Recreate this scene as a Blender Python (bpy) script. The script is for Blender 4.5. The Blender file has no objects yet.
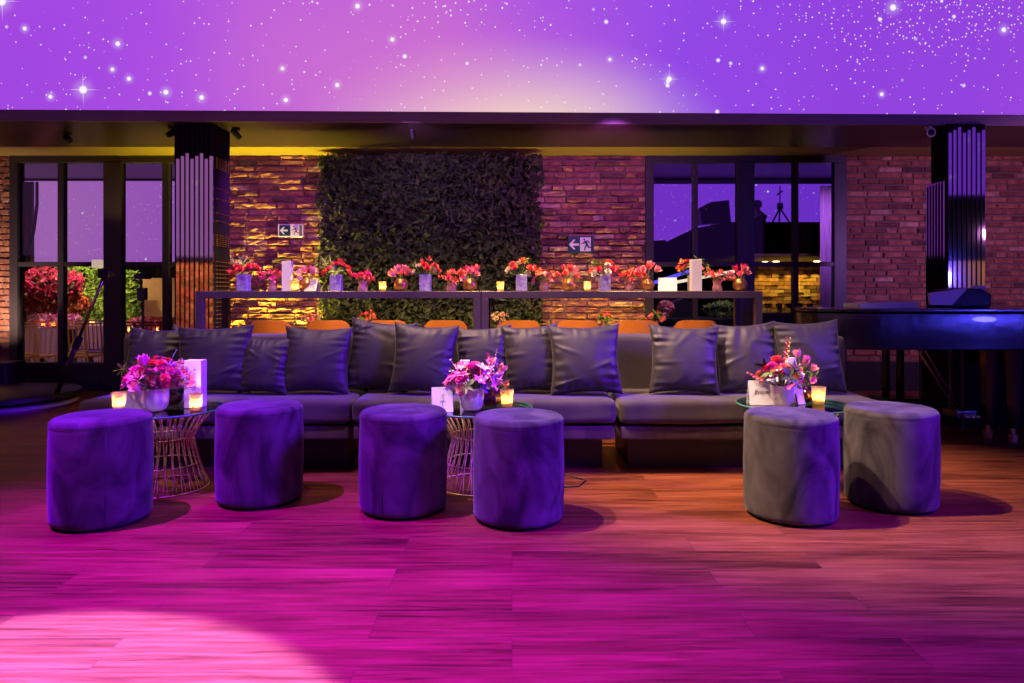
import bpy, bmesh, math, random
from mathutils import Vector, Matrix, noise
random.seed(7)
C = bpy.context.scene.collection
PI = math.pi
F, CX, HY, CAMZ = 690.0, 512.0, 290.0, 1.12

def P(px, py, d):
    return Vector(((px - CX) / F * d, d, CAMZ - (py - HY) / F * d))
def PX(px, d): return (px - CX) / F * d
def PZ(py, d): return CAMZ - (py - HY) / F * d

# ------------------------------------------------------------------ materials
def lin(c):
    c = c / 255.0
    return c / 12.92 if c <= 0.04045 else ((c + 0.055) / 1.055) ** 2.4
def rgb(r, g, b): return (lin(r), lin(g), lin(b), 1)

def newmat(name):
    m = bpy.data.materials.new(name); m.use_nodes = True
    nt = m.node_tree; nt.nodes.clear()
    out = nt.nodes.new('ShaderNodeOutputMaterial')
    return m, nt, out
def N(nt, t, **kw):
    n = nt.nodes.new(t)
    for k, v in kw.items(): setattr(n, k, v)
    return n
def link(nt, a, b): nt.links.new(a, b)

def pbr(name, col, rough=0.5, metal=0.0, sheen=0.0, coat=0.0, spec=0.5, noise_amt=0.0, noise_scale=8.0, bump=0.0, bump_scale=40.0, emit=None, emit_s=0, trans=0, sheen_tint=None, sss=0):
    m, nt, out = newmat(name)
    b = N(nt, 'ShaderNodeBsdfPrincipled')
    b.inputs['Base Color'].default_value = col
    b.inputs['Roughness'].default_value = rough
    b.inputs['Metallic'].default_value = metal
    b.inputs['Sheen Weight'].default_value = sheen
    if sheen_tint: b.inputs['Sheen Tint'].default_value = sheen_tint
    b.inputs['Coat Weight'].default_value = coat
    b.inputs['Specular IOR Level'].default_value = spec
    b.inputs['Transmission Weight'].default_value = trans
    if sss:
        b.inputs['Subsurface Weight'].default_value = sss
        b.inputs['Subsurface Scale'].default_value = 0.02
    if emit:
        b.inputs['Emission Color'].default_value = emit
        b.inputs['Emission Strength'].default_value = emit_s
    tc = N(nt, 'ShaderNodeTexCoord')
    if noise_amt:
        n = N(nt, 'ShaderNodeTexNoise'); n.inputs['Scale'].default_value = noise_scale; n.inputs['Detail'].default_value = 5
        link(nt, tc.outputs['Object'], n.inputs['Vector'])
        mr = N(nt, 'ShaderNodeMapRange'); mr.inputs[1].default_value = .3; mr.inputs[2].default_value = .7
        mr.inputs[3].default_value = 1 - noise_amt; mr.inputs[4].default_value = 1 + noise_amt
        link(nt, n.outputs['Fac'], mr.inputs[0])
        mx = N(nt, 'ShaderNodeVectorMath', operation='SCALE')
        mx.inputs[0].default_value = col[:3]
        link(nt, mr.outputs[0], mx.inputs['Scale'])
        link(nt, mx.outputs[0], b.inputs['Base Color'])
    if bump:
        n2 = N(nt, 'ShaderNodeTexNoise'); n2.inputs['Scale'].default_value = bump_scale; n2.inputs['Detail'].default_value = 4
        link(nt, tc.outputs['Object'], n2.inputs['Vector'])
        bp = N(nt, 'ShaderNodeBump'); bp.inputs['Strength'].default_value = bump; bp.inputs['Distance'].default_value = 0.01
        link(nt, n2.outputs['Fac'], bp.inputs['Height']); link(nt, bp.outputs[0], b.inputs['Normal'])
    link(nt, b.outputs[0], out.inputs[0])
    return m

def velvet(name, col, patch=0.35, scale=5.0, sheen=0.8):
    m, nt, out = newmat(name)
    b = N(nt, 'ShaderNodeBsdfPrincipled')
    tc = N(nt, 'ShaderNodeTexCoord')
    mp = N(nt, 'ShaderNodeMapping'); mp.inputs['Scale'].default_value = (1, 1, 0.55)
    n = N(nt, 'ShaderNodeTexNoise'); n.inputs['Scale'].default_value = scale; n.inputs['Detail'].default_value = 3; n.inputs['Distortion'].default_value = 1.2
    oi = N(nt, 'ShaderNodeObjectInfo')
    ad = N(nt, 'ShaderNodeVectorMath', operation='ADD')
    link(nt, tc.outputs['Object'], ad.inputs[0]); link(nt, oi.outputs['Location'], ad.inputs[1])
    link(nt, ad.outputs[0], mp.inputs[0]); link(nt, mp.outputs[0], n.inputs['Vector'])
    mr = N(nt, 'ShaderNodeMapRange'); mr.inputs[1].default_value = .35; mr.inputs[2].default_value = .65
    mr.inputs[3].default_value = 1 - patch; mr.inputs[4].default_value = 1 + patch
    link(nt, n.outputs['Fac'], mr.inputs[0])
    mx = N(nt, 'ShaderNodeVectorMath', operation='SCALE'); mx.inputs[0].default_value = col[:3]
    link(nt, mr.outputs[0], mx.inputs['Scale']); link(nt, mx.outputs[0], b.inputs['Base Color'])
    b.inputs['Roughness'].default_value = .85
    b.inputs['Sheen Weight'].default_value = sheen
    b.inputs['Sheen Roughness'].default_value = .35
    b.inputs['Specular IOR Level'].default_value = .2
    n2 = N(nt, 'ShaderNodeTexNoise'); n2.inputs['Scale'].default_value = 260
    link(nt, tc.outputs['Object'], n2.inputs['Vector'])
    bp = N(nt, 'ShaderNodeBump'); bp.inputs['Strength'].default_value = .15; bp.inputs['Distance'].default_value = .002
    link(nt, n2.outputs['Fac'], bp.inputs['Height']); link(nt, bp.outputs[0], b.inputs['Normal'])
    link(nt, b.outputs[0], out.inputs[0])
    return m

def emis(name, col, s):
    m, nt, out = newmat(name)
    e = N(nt, 'ShaderNodeEmission'); e.inputs[0].default_value = col; e.inputs[1].default_value = s
    link(nt, e.outputs[0], out.inputs[0]); return m

def clear(name, tint, refl=0.1, rough=0.02, translucent=0.0, tcol=None):
    """thin clear sheet: straight-through light plus a mirror share"""
    m, nt, out = newmat(name)
    t = N(nt, 'ShaderNodeBsdfTransparent'); t.inputs[0].default_value = tint
    g = N(nt, 'ShaderNodeBsdfGlossy'); g.inputs['Roughness'].default_value = rough
    fr = N(nt, 'ShaderNodeFresnel'); fr.inputs[0].default_value = 1.45
    ma = N(nt, 'ShaderNodeMath', operation='ADD'); ma.inputs[1].default_value = refl; ma.use_clamp = True
    link(nt, fr.outputs[0], ma.inputs[0])
    mix = N(nt, 'ShaderNodeMixShader')
    link(nt, ma.outputs[0], mix.inputs[0]); link(nt, t.outputs[0], mix.inputs[1]); link(nt, g.outputs[0], mix.inputs[2])
    last = mix
    if translucent:
        tr = N(nt, 'ShaderNodeBsdfTranslucent'); tr.inputs[0].default_value = tcol
        mix2 = N(nt, 'ShaderNodeMixShader'); mix2.inputs[0].default_value = translucent
        link(nt, mix.outputs[0], mix2.inputs[1]); link(nt, tr.outputs[0], mix2.inputs[2]); last = mix2
    link(nt, last.outputs[0], out.inputs[0]); return m

def starscreen(name, strength, front=True, ramp=None):
    m, nt, out = newmat(name)
    tc = N(nt, 'ShaderNodeTexCoord'); pos = tc.outputs['Object']
    e = N(nt, 'ShaderNodeEmission'); e.inputs[1].default_value = strength
    sx = N(nt, 'ShaderNodeSeparateXYZ'); link(nt, pos, sx.inputs[0])
    # colour across the screen (X)
    mr = N(nt, 'ShaderNodeMapRange')
    mr.inputs[1].default_value = -4.8 if front else (-20 if not ramp else ramp[2] - 8); mr.inputs[2].default_value = 4.8 if front else (20 if not ramp else (ramp[2] + 26 if ramp[2] < 0 else ramp[2] + 3))
    link(nt, sx.outputs[0], mr.inputs[0])
    nz = N(nt, 'ShaderNodeTexNoise'); nz.inputs['Scale'].default_value = .55 if front else .2; nz.inputs['Detail'].default_value = 3
    link(nt, pos, nz.inputs['Vector'])
    ad = N(nt, 'ShaderNodeMath', operation='MULTIPLY_ADD'); ad.inputs[1].default_value = .22; link(nt, nz.outputs['Fac'], ad.inputs[0])
    sb = N(nt, 'ShaderNodeMath', operation='SUBTRACT'); sb.inputs[1].default_value = .11
    link(nt, mr.outputs[0], ad.inputs[2]); link(nt, ad.outputs[0], sb.inputs[0])
    cr = N(nt, 'ShaderNodeValToRGB'); els = cr.color_ramp.elements
    if not front: stops_far = [(0, (190, 120, 205)), (.3, (176, 112, 196)), (.5, (150, 60, 205)), (.7, (140, 62, 235)), (.9, (130, 60, 240)), (1, (130, 60, 240))]
    stops = [(0, (160, 70, 225)), (.14, (170, 78, 226)), (.3, (192, 98, 216)), (.45, (196, 104, 214)), (.56, (168, 84, 226)), (.66, (146, 72, 230)), (.85, (146, 66, 222)), (1, (150, 70, 222))]
    stops = stops if front else stops_far
    els[0].position = 0; els[0].color = rgb(*stops[0][1]); els[1].position = 1; els[1].color = rgb(*stops[-1][1])
    for p, c in stops[1:-1]:
        q = els.new(p); q.color = rgb(*c)
    link(nt, sb.outputs[0], cr.inputs[0])
    col = cr.outputs[0]
    # pale glow near the bottom of the picture the projector throws
    def glow(cx, cz, rx, rz, c, amount):
        nonlocal col
        v = N(nt, 'ShaderNodeVectorMath', operation='SUBTRACT'); link(nt, pos, v.inputs[0]); v.inputs[1].default_value = (cx, 0, cz)
        w = N(nt, 'ShaderNodeVectorMath', operation='MULTIPLY'); link(nt, v.outputs[0], w.inputs[0]); w.inputs[1].default_value = (1 / rx, 0, 1 / rz)
        l = N(nt, 'ShaderNodeVectorMath', operation='LENGTH'); link(nt, w.outputs[0], l.inputs[0])
        q = N(nt, 'ShaderNodeMapRange', interpolation_type='SMOOTHSTEP'); q.inputs[1].default_value = 1; q.inputs[2].default_value = 0
        q.inputs[3].default_value = 0; q.inputs[4].default_value = amount
        link(nt, l.outputs['Value'], q.inputs[0])
        mx = N(nt, 'ShaderNodeMix', data_type='RGBA'); link(nt, q.outputs[0], mx.inputs['Factor']); link(nt, col, mx.inputs[6]); mx.inputs[7].default_value = c
        col = mx.outputs[2]
    if front:
        glow(0.0, 2.50, 2.1, .95, rgb(255, 232, 196), .95)
        glow(-1.0, 3.0, 2.6, .9, rgb(214, 120, 205), .5)
    # star layers
    def stars(scale, r, thresh, bright, dens=None, seed=0, base=0.0):
        mp = N(nt, 'ShaderNodeMapping'); mp.inputs['Location'].default_value = (seed * 3.1, 0, seed * 1.7)
        link(nt, pos, mp.inputs[0])
        vo = N(nt, 'ShaderNodeTexVoronoi', feature='F1'); vo.inputs['Scale'].default_value = scale
        link(nt, mp.outputs[0], vo.inputs['Vector'])
        sc = N(nt, 'ShaderNodeSeparateColor'); link(nt, vo.outputs['Color'], sc.inputs[0])
        # size differs star to star
        mrr = N(nt, 'ShaderNodeMapRange'); mrr.inputs[1].default_value = thresh; mrr.inputs[2].default_value = 1; mrr.inputs[3].default_value = 0; mrr.inputs[4].default_value = r
        if dens is not None:
            dm = N(nt, 'ShaderNodeMath', operation='MULTIPLY_ADD'); dm.inputs[1].default_value = base
            link(nt, dens, dm.inputs[0]); link(nt, sc.outputs[0], dm.inputs[2]); link(nt, dm.outputs[0], mrr.inputs[0])
        else:
            link(nt, sc.outputs[0], mrr.inputs[0])
        dv = N(nt, 'ShaderNodeMath', operation='DIVIDE'); link(nt, vo.outputs['Distance'], dv.inputs[0])
        mx_ = N(nt, 'ShaderNodeMath', operation='MAXIMUM'); mx_.inputs[1].default_value = 1e-4; link(nt, mrr.outputs[0], mx_.inputs[0])
        link(nt, mx_.outputs[0], dv.inputs[1])
        st = N(nt, 'ShaderNodeMapRange', interpolation_type='SMOOTHSTEP'); st.inputs[1].default_value = 1; st.inputs[2].default_value = .35; st.inputs[3].default_value = 0; st.inputs[4].default_value = bright
        link(nt, dv.outputs[0], st.inputs[0])
        return st.outputs[0]
    dn = N(nt, 'ShaderNodeTexNoise'); dn.inputs['Scale'].default_value = .9 if front else .3; dn.inputs['Detail'].default_value = 4
    mpd = N(nt, 'ShaderNodeMapping'); mpd.inputs['Location'].default_value = (3.3, 0, 1.1); link(nt, pos, mpd.inputs[0]); link(nt, mpd.outputs[0], dn.inputs['Vector'])
    k = 1 if front else (.33 if not ramp else .9)
    tot = None
    layers = [stars(24 * k, .24, .94, .8, dn.outputs['Fac'], 1, .36), stars(9 * k, .24, .97, .95, dn.outputs['Fac'], 5, .16), stars(5 * k, .16, 1.0, 1, dn.outputs['Fac'], 9, .14)]
    def radial(cx, cz, rx, rz):
        v = N(nt, 'ShaderNodeVectorMath', operation='SUBTRACT'); link(nt, pos, v.inputs[0]); v.inputs[1].default_value = (cx, 0, cz)
        w = N(nt, 'ShaderNodeVectorMath', operation='MULTIPLY'); link(nt, v.outputs[0], w.inputs[0]); w.inputs[1].default_value = (1 / rx, 0, 1 / rz)
        l = N(nt, 'ShaderNodeVectorMath', operation='LENGTH'); link(nt, w.outputs[0], l.inputs[0])
        return l.outputs['Value']
    if front:
        # the milky band at the top right
        q = N(nt, 'ShaderNodeMapRange', interpolation_type='SMOOTHSTEP'); q.inputs[1].default_value = 1; q.inputs[2].default_value = 0
        link(nt, radial(3.7, 3.62, 1.9, .75), q.inputs[0])
        layers.append(stars(34, .34, .95, .8, q.outputs[0], 13, .5))
        q2 = N(nt, 'ShaderNodeMapRange', interpolation_type='SMOOTHSTEP'); q2.inputs[1].default_value = 1; q2.inputs[2].default_value = 0
        link(nt, radial(-.6, 3.68, 2.2, .3), q2.inputs[0])
        layers.append(stars(24, .3, .95, .9, q2.outputs[0], 17, .4))
    for L in layers:
        if tot is None: tot = L
        else:
            a_ = N(nt, 'ShaderNodeMath', operation='MAXIMUM'); link(nt, tot, a_.inputs[0]); link(nt, L, a_.inputs[1]); tot = a_.outputs[0]
    if front:
        # the few large stars: core plus soft halo
        for (px, py, r) in [(12, 7, 5.5), (88, 92, 5), (123, 47, 3), (169, 94, 3.2), (33, 33, 2.5), (724, 21, 3.6), (670, 78, 3.4), (895, 6, 4), (1009, 27, 3), (393, 41, 2.6), (284, 70, 2.4), (338, 86, 2.6), (287, 101, 2.8), (204, 99, 3), (764, 67, 2.4), (886, 92, 2.4), (359, 9, 3), (56, 99, 2.6), (117, 72, 2.4), (133, 81, 2.6), (610, 59, 2)]:
            d0 = 6.1
            wx, wz = PX(px, d0), PZ(py, d0); rr = r / F * d0
            l = radial(wx, wz, rr, rr)
            c1 = N(nt, 'ShaderNodeMapRange', interpolation_type='SMOOTHSTEP'); c1.inputs[1].default_value = 1.1; c1.inputs[2].default_value = .45; link(nt, l, c1.inputs[0])
            c2 = N(nt, 'ShaderNodeMapRange', interpolation_type='SMOOTHERSTEP'); c2.inputs[1].default_value = 3; c2.inputs[2].default_value = 0; c2.inputs[4].default_value = .2; link(nt, l, c2.inputs[0])
            mm = N(nt, 'ShaderNodeMath', operation='MAXIMUM'); link(nt, c1.outputs[0], mm.inputs[0]); link(nt, c2.outputs[0], mm.inputs[1])
            hv = mm.outputs[0]
            if (px, py) in ((724, 21), (670, 78), (12, 7), (88, 92)):
                for sxr, szr in ((5.5, .16), (.16, 5.5)):
                    c3 = N(nt, 'ShaderNodeMapRange', interpolation_type='SMOOTHERSTEP'); c3.inputs[1].default_value = 1; c3.inputs[2].default_value = 0; c3.inputs[4].default_value = .8
                    link(nt, radial(wx, wz, rr * sxr * .8, rr * szr * .8), c3.inputs[0])
                    m3 = N(nt, 'ShaderNodeMath', operation='MAXIMUM'); link(nt, hv, m3.inputs[0]); link(nt, c3.outputs[0], m3.inputs[1]); hv = m3.outputs[0]
            a_ = N(nt, 'ShaderNodeMath', operation='MAXIMUM'); link(nt, tot, a_.inputs[0]); link(nt, hv, a_.inputs[1]); tot = a_.outputs[0]
    mx = N(nt, 'ShaderNodeMix', data_type='RGBA'); link(nt, tot, mx.inputs['Factor']); link(nt, col, mx.inputs[6]); mx.inputs[7].default_value = (1, .93, 1, 1)
    link(nt, mx.outputs[2], e.inputs[0]); link(nt, e.outputs[0], out.inputs[0])
    return m

M = {}
M['velvet'] = velvet('grey_velvet', (.070, .062, .060, 1), .6, 5.5, .22)
M['sofa'] = velvet('sofa_velvet', (.070, .056, .052, 1), .15, 3, .3)
M['sofa_band'] = velvet('sofa_band_velvet', (.10, .075, .06, 1), .2, 6, .3)
M['pillow'] = velvet('pillow_satin', (.036, .030, .036, 1), .08, 3, .25)
M['pillow'].node_tree.nodes['Principled BSDF'].inputs['Roughness'].default_value = .5
M['pillow'].node_tree.nodes['Principled BSDF'].inputs['Specular IOR Level'].default_value = .4
M['black'] = pbr('black_paint', (.012, .011, .014, 1), .5)
M['matt_black'] = pbr('matt_black', (.008, .007, .009, 1), .9, spec=.15)
M['plinth'] = pbr('plinth_black', (.02, .018, .024, 1), .45, noise_amt=.2)
M['frame'] = pbr('window_frame_paint', (.035, .028, .036, 1), .45)
M['console'] = pbr('console_grey', (.09, .06, .07, 1), .35, noise_amt=.1)
M['piano'] = pbr('piano_lacquer', (.006, .006, .008, 1), .24, coat=.35, spec=.8, noise_amt=.1, bump=.9, bump_scale=2.2)
M['brass'] = pbr('gold_wire', (.85, .55, .32, 1), .38, .45)
M['gold'] = pbr('gold_ceramic', (.80, .42, .12, 1), .28, .9, noise_amt=.12, noise_scale=30)
M['silver'] = pbr('silver_mercury', (.74, .70, .86, 1), .25, .35, noise_amt=.3, noise_scale=60, bump=.3, bump_scale=60)
M['pinkpot'] = pbr('pearl_pot', (.75, .62, .66, 1), .28, .6)
M['darkglass'] = pbr('amber_dark_glass', (.05, .012, .012, 1), .08, coat=.6)
M['pinkglass'] = pbr('pale_pink_glass', (.75, .35, .38, 1), .12, trans=.5)
M['white'] = pbr('white_card', (.80, .77, .74, 1), .7)
M['ink'] = pbr('grey_ink', (.10, .09, .10, 1), .8)
M['wood_chair'] = pbr('orange_plywood', (.62, .20, .045, 1), .4, noise_amt=.12, noise_scale=6)
M['steel'] = pbr('dark_steel', (.08, .075, .085, 1), .3, .9)
M['chrome'] = pbr('polished_steel', (.6, .55, .6, 1), .15, 1)
M['mirror'] = pbr('mirror_slat', (.90, .80, .82, 1), .04, 1)
M['dull_black'] = pbr('dull_black_slat', (.018, .014, .02, 1), .55, 0, spec=.15)
M['wax'] = pbr('candle_wax', (.95, .80, .45, 1), .5, sss=.6)
M['flame'] = emis('candle_flame', (1, .66, .26, 1), 70)
M['cup'] = clear('frosted_cup', (1, .88, .6, 1), .04, .1, .6, (1, .80, .42, 1))
M['tabletop'] = clear('clear_glass', (.80, .90, .86, 1), .06, .015)
M['glass_edge'] = pbr('green_glass_edge', (.10, .34, .25, 1), .15, trans=.3)
M['pane'] = clear('window_pane', (.95, .94, .96, 1), 0.0, .01)
M['green'] = pbr('leaf_green', (.10, .16, .035, 1), .5, noise_amt=.35, noise_scale=3)
M['green_dark'] = pbr('leaf_dark', (.045, .06, .028, 1), .55, noise_amt=.4, noise_scale=3)
M['leaf'] = pbr('spray_leaf', (.13, .20, .04, 1), .5)
M['stem'] = pbr('flower_stem', (.12, .22, .05, 1), .5)
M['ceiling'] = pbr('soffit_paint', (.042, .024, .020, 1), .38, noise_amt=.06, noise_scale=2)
M['ceiling_lit_tint'] = pbr('soffit_lit_band', (.26, .18, .05, 1), .6)  # lighter and yellower than the soffit: uplight wash put into the colour
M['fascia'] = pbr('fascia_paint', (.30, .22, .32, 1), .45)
M['dark_wall'] = pbr('dark_wall_paint', (.02, .017, .02, 1), .7)
M['brown_wall'] = pbr('brown_wall_paint', (.30, .16, .09, 1), .7)
M['cloth_cream'] = pbr('tablecloth_cream', (.34, .22, .14, 1), .8)
M['gold_chair'] = pbr('gold_painted_wood', (.55, .26, .08, 1), .4, .3)
M['purple_chair'] = pbr('dark_painted_wood', (.10, .05, .09, 1), .4)
M['lamp_warm'] = emis('warm_lamp', (1, .68, .28, 1), 14)
M['lamp_white'] = emis('white_lamp', (1, .7, .6, 1), .55)
M['ledblue'] = emis('blue_light_strip', (.10, .08, 1, 1), 1.3)
M['ledwarm'] = emis('warm_light_strip', (1, .8, .6, 1), 1.1)
M['skin'] = pbr('skin', (.35, .17, .12, 1), .6)
M['shirt'] = pbr('dark_shirt', (.012, .01, .016, 1), .9)
M['hair'] = pbr('dark_hair', (.01, .008, .01, 1), .7)
M['curtain'] = pbr('mauve_curtain', (.42, .26, .40, 1), .7)
M['curtain_gold'] = pbr('gold_drape', (.75, .38, .08, 1), .6)
M['sign_green'] = pbr('sign_green', (.004, .05, .06, 1), .35)
M['sign_white'] = pbr('sign_white', (.75, .70, .78, 1), .4)
M['brown_paper'] = pbr('kraft_paper', (.30, .15, .08, 1), .7)
M['glassware'] = clear('glassware', (.95, .95, .95, 1), .15, .02)

FL = {}
for n_, c_ in dict(hot=(.85, .02, .14), magenta=(.80, .03, .33), red=(.75, .015, .035), coral=(.90, .14, .12), pink=(.90, .28, .36), pale=(.90, .52, .50),
                   orchid=(.82, .10, .50), purple=(.24, .03, .42), wine=(.28, .008, .06), cream=(.90, .72, .50), white=(.85, .80, .74), orange=(.88, .25, .05), yellow=(.80, .55, .10), lilac=(.45, .28, .62)).items():
    FL[n_] = pbr('petal_' + n_, c_ + (1,), .5, sheen=.2, noise_amt=.18, noise_scale=25)

def floor_mat():
    m, nt, out = newmat('wood_plank_floor')
    b = N(nt, 'ShaderNodeBsdfPrincipled')
    tc = N(nt, 'ShaderNodeTexCoord')
    br = N(nt, 'ShaderNodeTexBrick'); br.offset = .37; br.offset_frequency = 2
    br.inputs['Scale'].default_value = 1; br.inputs['Brick Width'].default_value = 1.25; br.inputs['Row Height'].default_value = .185
    br.inputs['Mortar Size'].default_value = .0012; br.inputs['Mortar Smooth'].default_value = .1; br.inputs['Bias'].default_value = 0
    br.inputs['Color1'].default_value = (.0, .0, .0, 1); br.inputs['Color2'].default_value = (1, 1, 1, 1); br.inputs['Mortar'].default_value = (.5, .5, .5, 1)
    link(nt, tc.outputs['Object'], br.inputs['Vector'])
    bw = N(nt, 'ShaderNodeRGBToBW'); link(nt, br.outputs['Color'], bw.inputs[0])
    # grain stretched along each plank, shifted plank by plank
    cmb = N(nt, 'ShaderNodeCombineXYZ'); mul = N(nt, 'ShaderNodeMath', operation='MULTIPLY'); mul.inputs[1].default_value = 11
    link(nt, bw.outputs[0], mul.inputs[0]); link(nt, mul.outputs[0], cmb.inputs[0]); link(nt, mul.outputs[0], cmb.inputs[2])
    ad = N(nt, 'ShaderNodeVectorMath', operation='ADD'); link(nt, tc.outputs['Object'], ad.inputs[0]); link(nt, cmb.outputs[0], ad.inputs[1])
    mp = N(nt, 'ShaderNodeMapping'); mp.inputs['Scale'].default_value = (1.1, 22, 1); link(nt, ad.outputs[0], mp.inputs[0])
    g = N(nt, 'ShaderNodeTexNoise'); g.inputs['Scale'].default_value = 2.2; g.inputs['Detail'].default_value = 8; g.inputs['Roughness'].default_value = .65; g.inputs['Distortion'].default_value = .6
    link(nt, mp.outputs[0], g.inputs['Vector'])
    mp2 = N(nt, 'ShaderNodeMapping'); mp2.inputs['Scale'].default_value = (.5, 3.0, 1); link(nt, ad.outputs[0], mp2.inputs[0])
    g2 = N(nt, 'ShaderNodeTexNoise'); g2.inputs['Scale'].default_value = 2; g2.inputs['Detail'].default_value = 3; link(nt, mp2.outputs[0], g2.inputs['Vector'])
    s1 = N(nt, 'ShaderNodeMath', operation='MULTIPLY_ADD'); s1.inputs[1].default_value = .6; link(nt, g.outputs['Fac'], s1.inputs[0])
    s2 = N(nt, 'ShaderNodeMath', operation='MULTIPLY'); s2.inputs[1].default_value = .35; link(nt, g2.outputs['Fac'], s2.inputs[0]); link(nt, s2.outputs[0], s1.inputs[2])
    s3 = N(nt, 'ShaderNodeMath', operation='MULTIPLY_ADD'); s3.inputs[1].default_value = .05; link(nt, bw.outputs[0], s3.inputs[0]); link(nt, s1.outputs[0], s3.inputs[2])
    cr = N(nt, 'ShaderNodeValToRGB'); el = cr.color_ramp.elements
    el[0].position = .38; el[0].color = (.060, .013, .006, 1); el[1].position = .65; el[1].color = (.36, .105, .046, 1)
    q = el.new(.5); q.color = (.20, .050, .021, 1)
    link(nt, s3.outputs[0], cr.inputs[0])
    mxm = N(nt, 'ShaderNodeMix', data_type='RGBA'); link(nt, br.outputs['Fac'], mxm.inputs['Factor']); link(nt, cr.outputs[0], mxm.inputs[6]); mxm.inputs[7].default_value = (.09, .038, .026, 1)
    link(nt, mxm.outputs[2], b.inputs['Base Color'])
    rr = N(nt, 'ShaderNodeMapRange'); rr.inputs[1].default_value = .3; rr.inputs[2].default_value = .7; rr.inputs[3].default_value = .34; rr.inputs[4].default_value = .48
    link(nt, g.outputs['Fac'], rr.inputs[0]); link(nt, rr.outputs[0], b.inputs['Roughness'])
    b.inputs['Specular IOR Level'].default_value = .28
    bp = N(nt, 'ShaderNodeBump'); bp.inputs['Strength'].default_value = .25; bp.inputs['Distance'].default_value = .003
    link(nt, g.outputs['Fac'], bp.inputs['Height']); link(nt, bp.outputs[0], b.inputs['Normal'])
    link(nt, b.outputs[0], out.inputs[0]); return m
M['floor'] = floor_mat()

def brick_mat(name='brick'):
    m, nt, out = newmat(name)
    b = N(nt, 'ShaderNodeBsdfPrincipled')
    at = N(nt, 'ShaderNodeAttribute', attribute_name='tone')
    cr = N(nt, 'ShaderNodeValToRGB'); el = cr.color_ramp.elements
    el[0].position = 0; el[0].color = (.11, .05, .045, 1); el[1].position = 1; el[1].color = (.48, .30, .22, 1)
    for p, c in ((.25, (.22, .085, .06, 1)), (.55, (.33, .13, .08, 1)), (.8, (.40, .19, .12, 1))):
        q = el.new(p); q.color = c
    link(nt, at.outputs['Fac'], cr.inputs[0])
    tc = N(nt, 'ShaderNodeTexCoord')
    n = N(nt, 'ShaderNodeTexNoise'); n.inputs['Scale'].default_value = 14; n.inputs['Detail'].default_value = 6; link(nt, tc.outputs['Object'], n.inputs['Vector'])
    mr = N(nt, 'ShaderNodeMapRange'); mr.inputs[1].default_value = .3; mr.inputs[2].default_value = .7; mr.inputs[3].default_value = .6; mr.inputs[4].default_value = 1.4; link(nt, n.outputs['Fac'], mr.inputs[0])
    mx = N(nt, 'ShaderNodeVectorMath', operation='SCALE'); link(nt, cr.outputs[0], mx.inputs[0]); link(nt, mr.outputs[0], mx.inputs['Scale'])
    link(nt, mx.outputs[0], b.inputs['Base Color']); b.inputs['Roughness'].default_value = .85
    bp = N(nt, 'ShaderNodeBump'); bp.inputs['Strength'].default_value = .8; bp.inputs['Distance'].default_value = .012
    n3 = N(nt, 'ShaderNodeTexNoise'); n3.inputs['Scale'].default_value = 22; n3.inputs['Detail'].default_value = 5; link(nt, tc.outputs['Object'], n3.inputs['Vector'])
    link(nt, n3.outputs['Fac'], bp.inputs['Height']); link(nt, bp.outputs[0], b.inputs['Normal'])
    link(nt, b.outputs[0], out.inputs[0]); return m
M['brick'] = brick_mat()
M['mortar'] = pbr('mortar', (.20, .14, .12, 1), .95, bump=.5, bump_scale=60)

def petalwall(name, cols, scale):
    m, nt, out = newmat(name)
    b = N(nt, 'ShaderNodeBsdfPrincipled'); b.inputs['Roughness'].default_value = .7
    at = N(nt, 'ShaderNodeAttribute', attribute_name='tone')
    cr = N(nt, 'ShaderNodeValToRGB'); cr.color_ramp.interpolation = 'CONSTANT'
    el = cr.color_ramp.elements; el[0].position = 0; el[0].color = cols[0] + (1,)
    el[1].position = (len(cols) - 1) / len(cols); el[1].color = cols[-1] + (1,)
    for i, c in enumerate(cols[1:-1]):
        q = el.new((i + 1) / len(cols)); q.color = c + (1,)
    link(nt, at.outputs['Fac'], cr.inputs[0]); link(nt, cr.outputs[0], b.inputs['Base Color'])
    link(nt, b.outputs[0], out.inputs[0]); return m
M['bank_hot'] = petalwall('bloom_bank_hot', [(.55, .01, .08), (.75, .03, .22), (.30, .01, .06), (.80, .20, .30), (.12, .10, .04), (.6, .03, .12)], 1)
M['bank_coral'] = petalwall('bloom_bank_coral', [(.75, .16, .06), (.80, .10, .10), (.85, .35, .15), (.25, .14, .04), (.80, .25, .18)], 1)
M['bank_pink'] = petalwall('bloom_bank_pink', [(.85, .35, .35), (.85, .10, .20), (.85, .60, .50), (.30, .22, .08), (.85, .20, .25)], 1)
M['bank_green'] = petalwall('leaf_bank', [(.10, .20, .02), (.20, .34, .04), (.05, .12, .02), (.16, .26, .03), (.30, .42, .06)], 1)
M['garden'] = petalwall('vertical_garden_leaves', [(.022, .030, .013), (.038, .05, .018), (.016, .02, .012), (.055, .07, .022), (.03, .04, .02), (.08, .10, .03)], 1)

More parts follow.
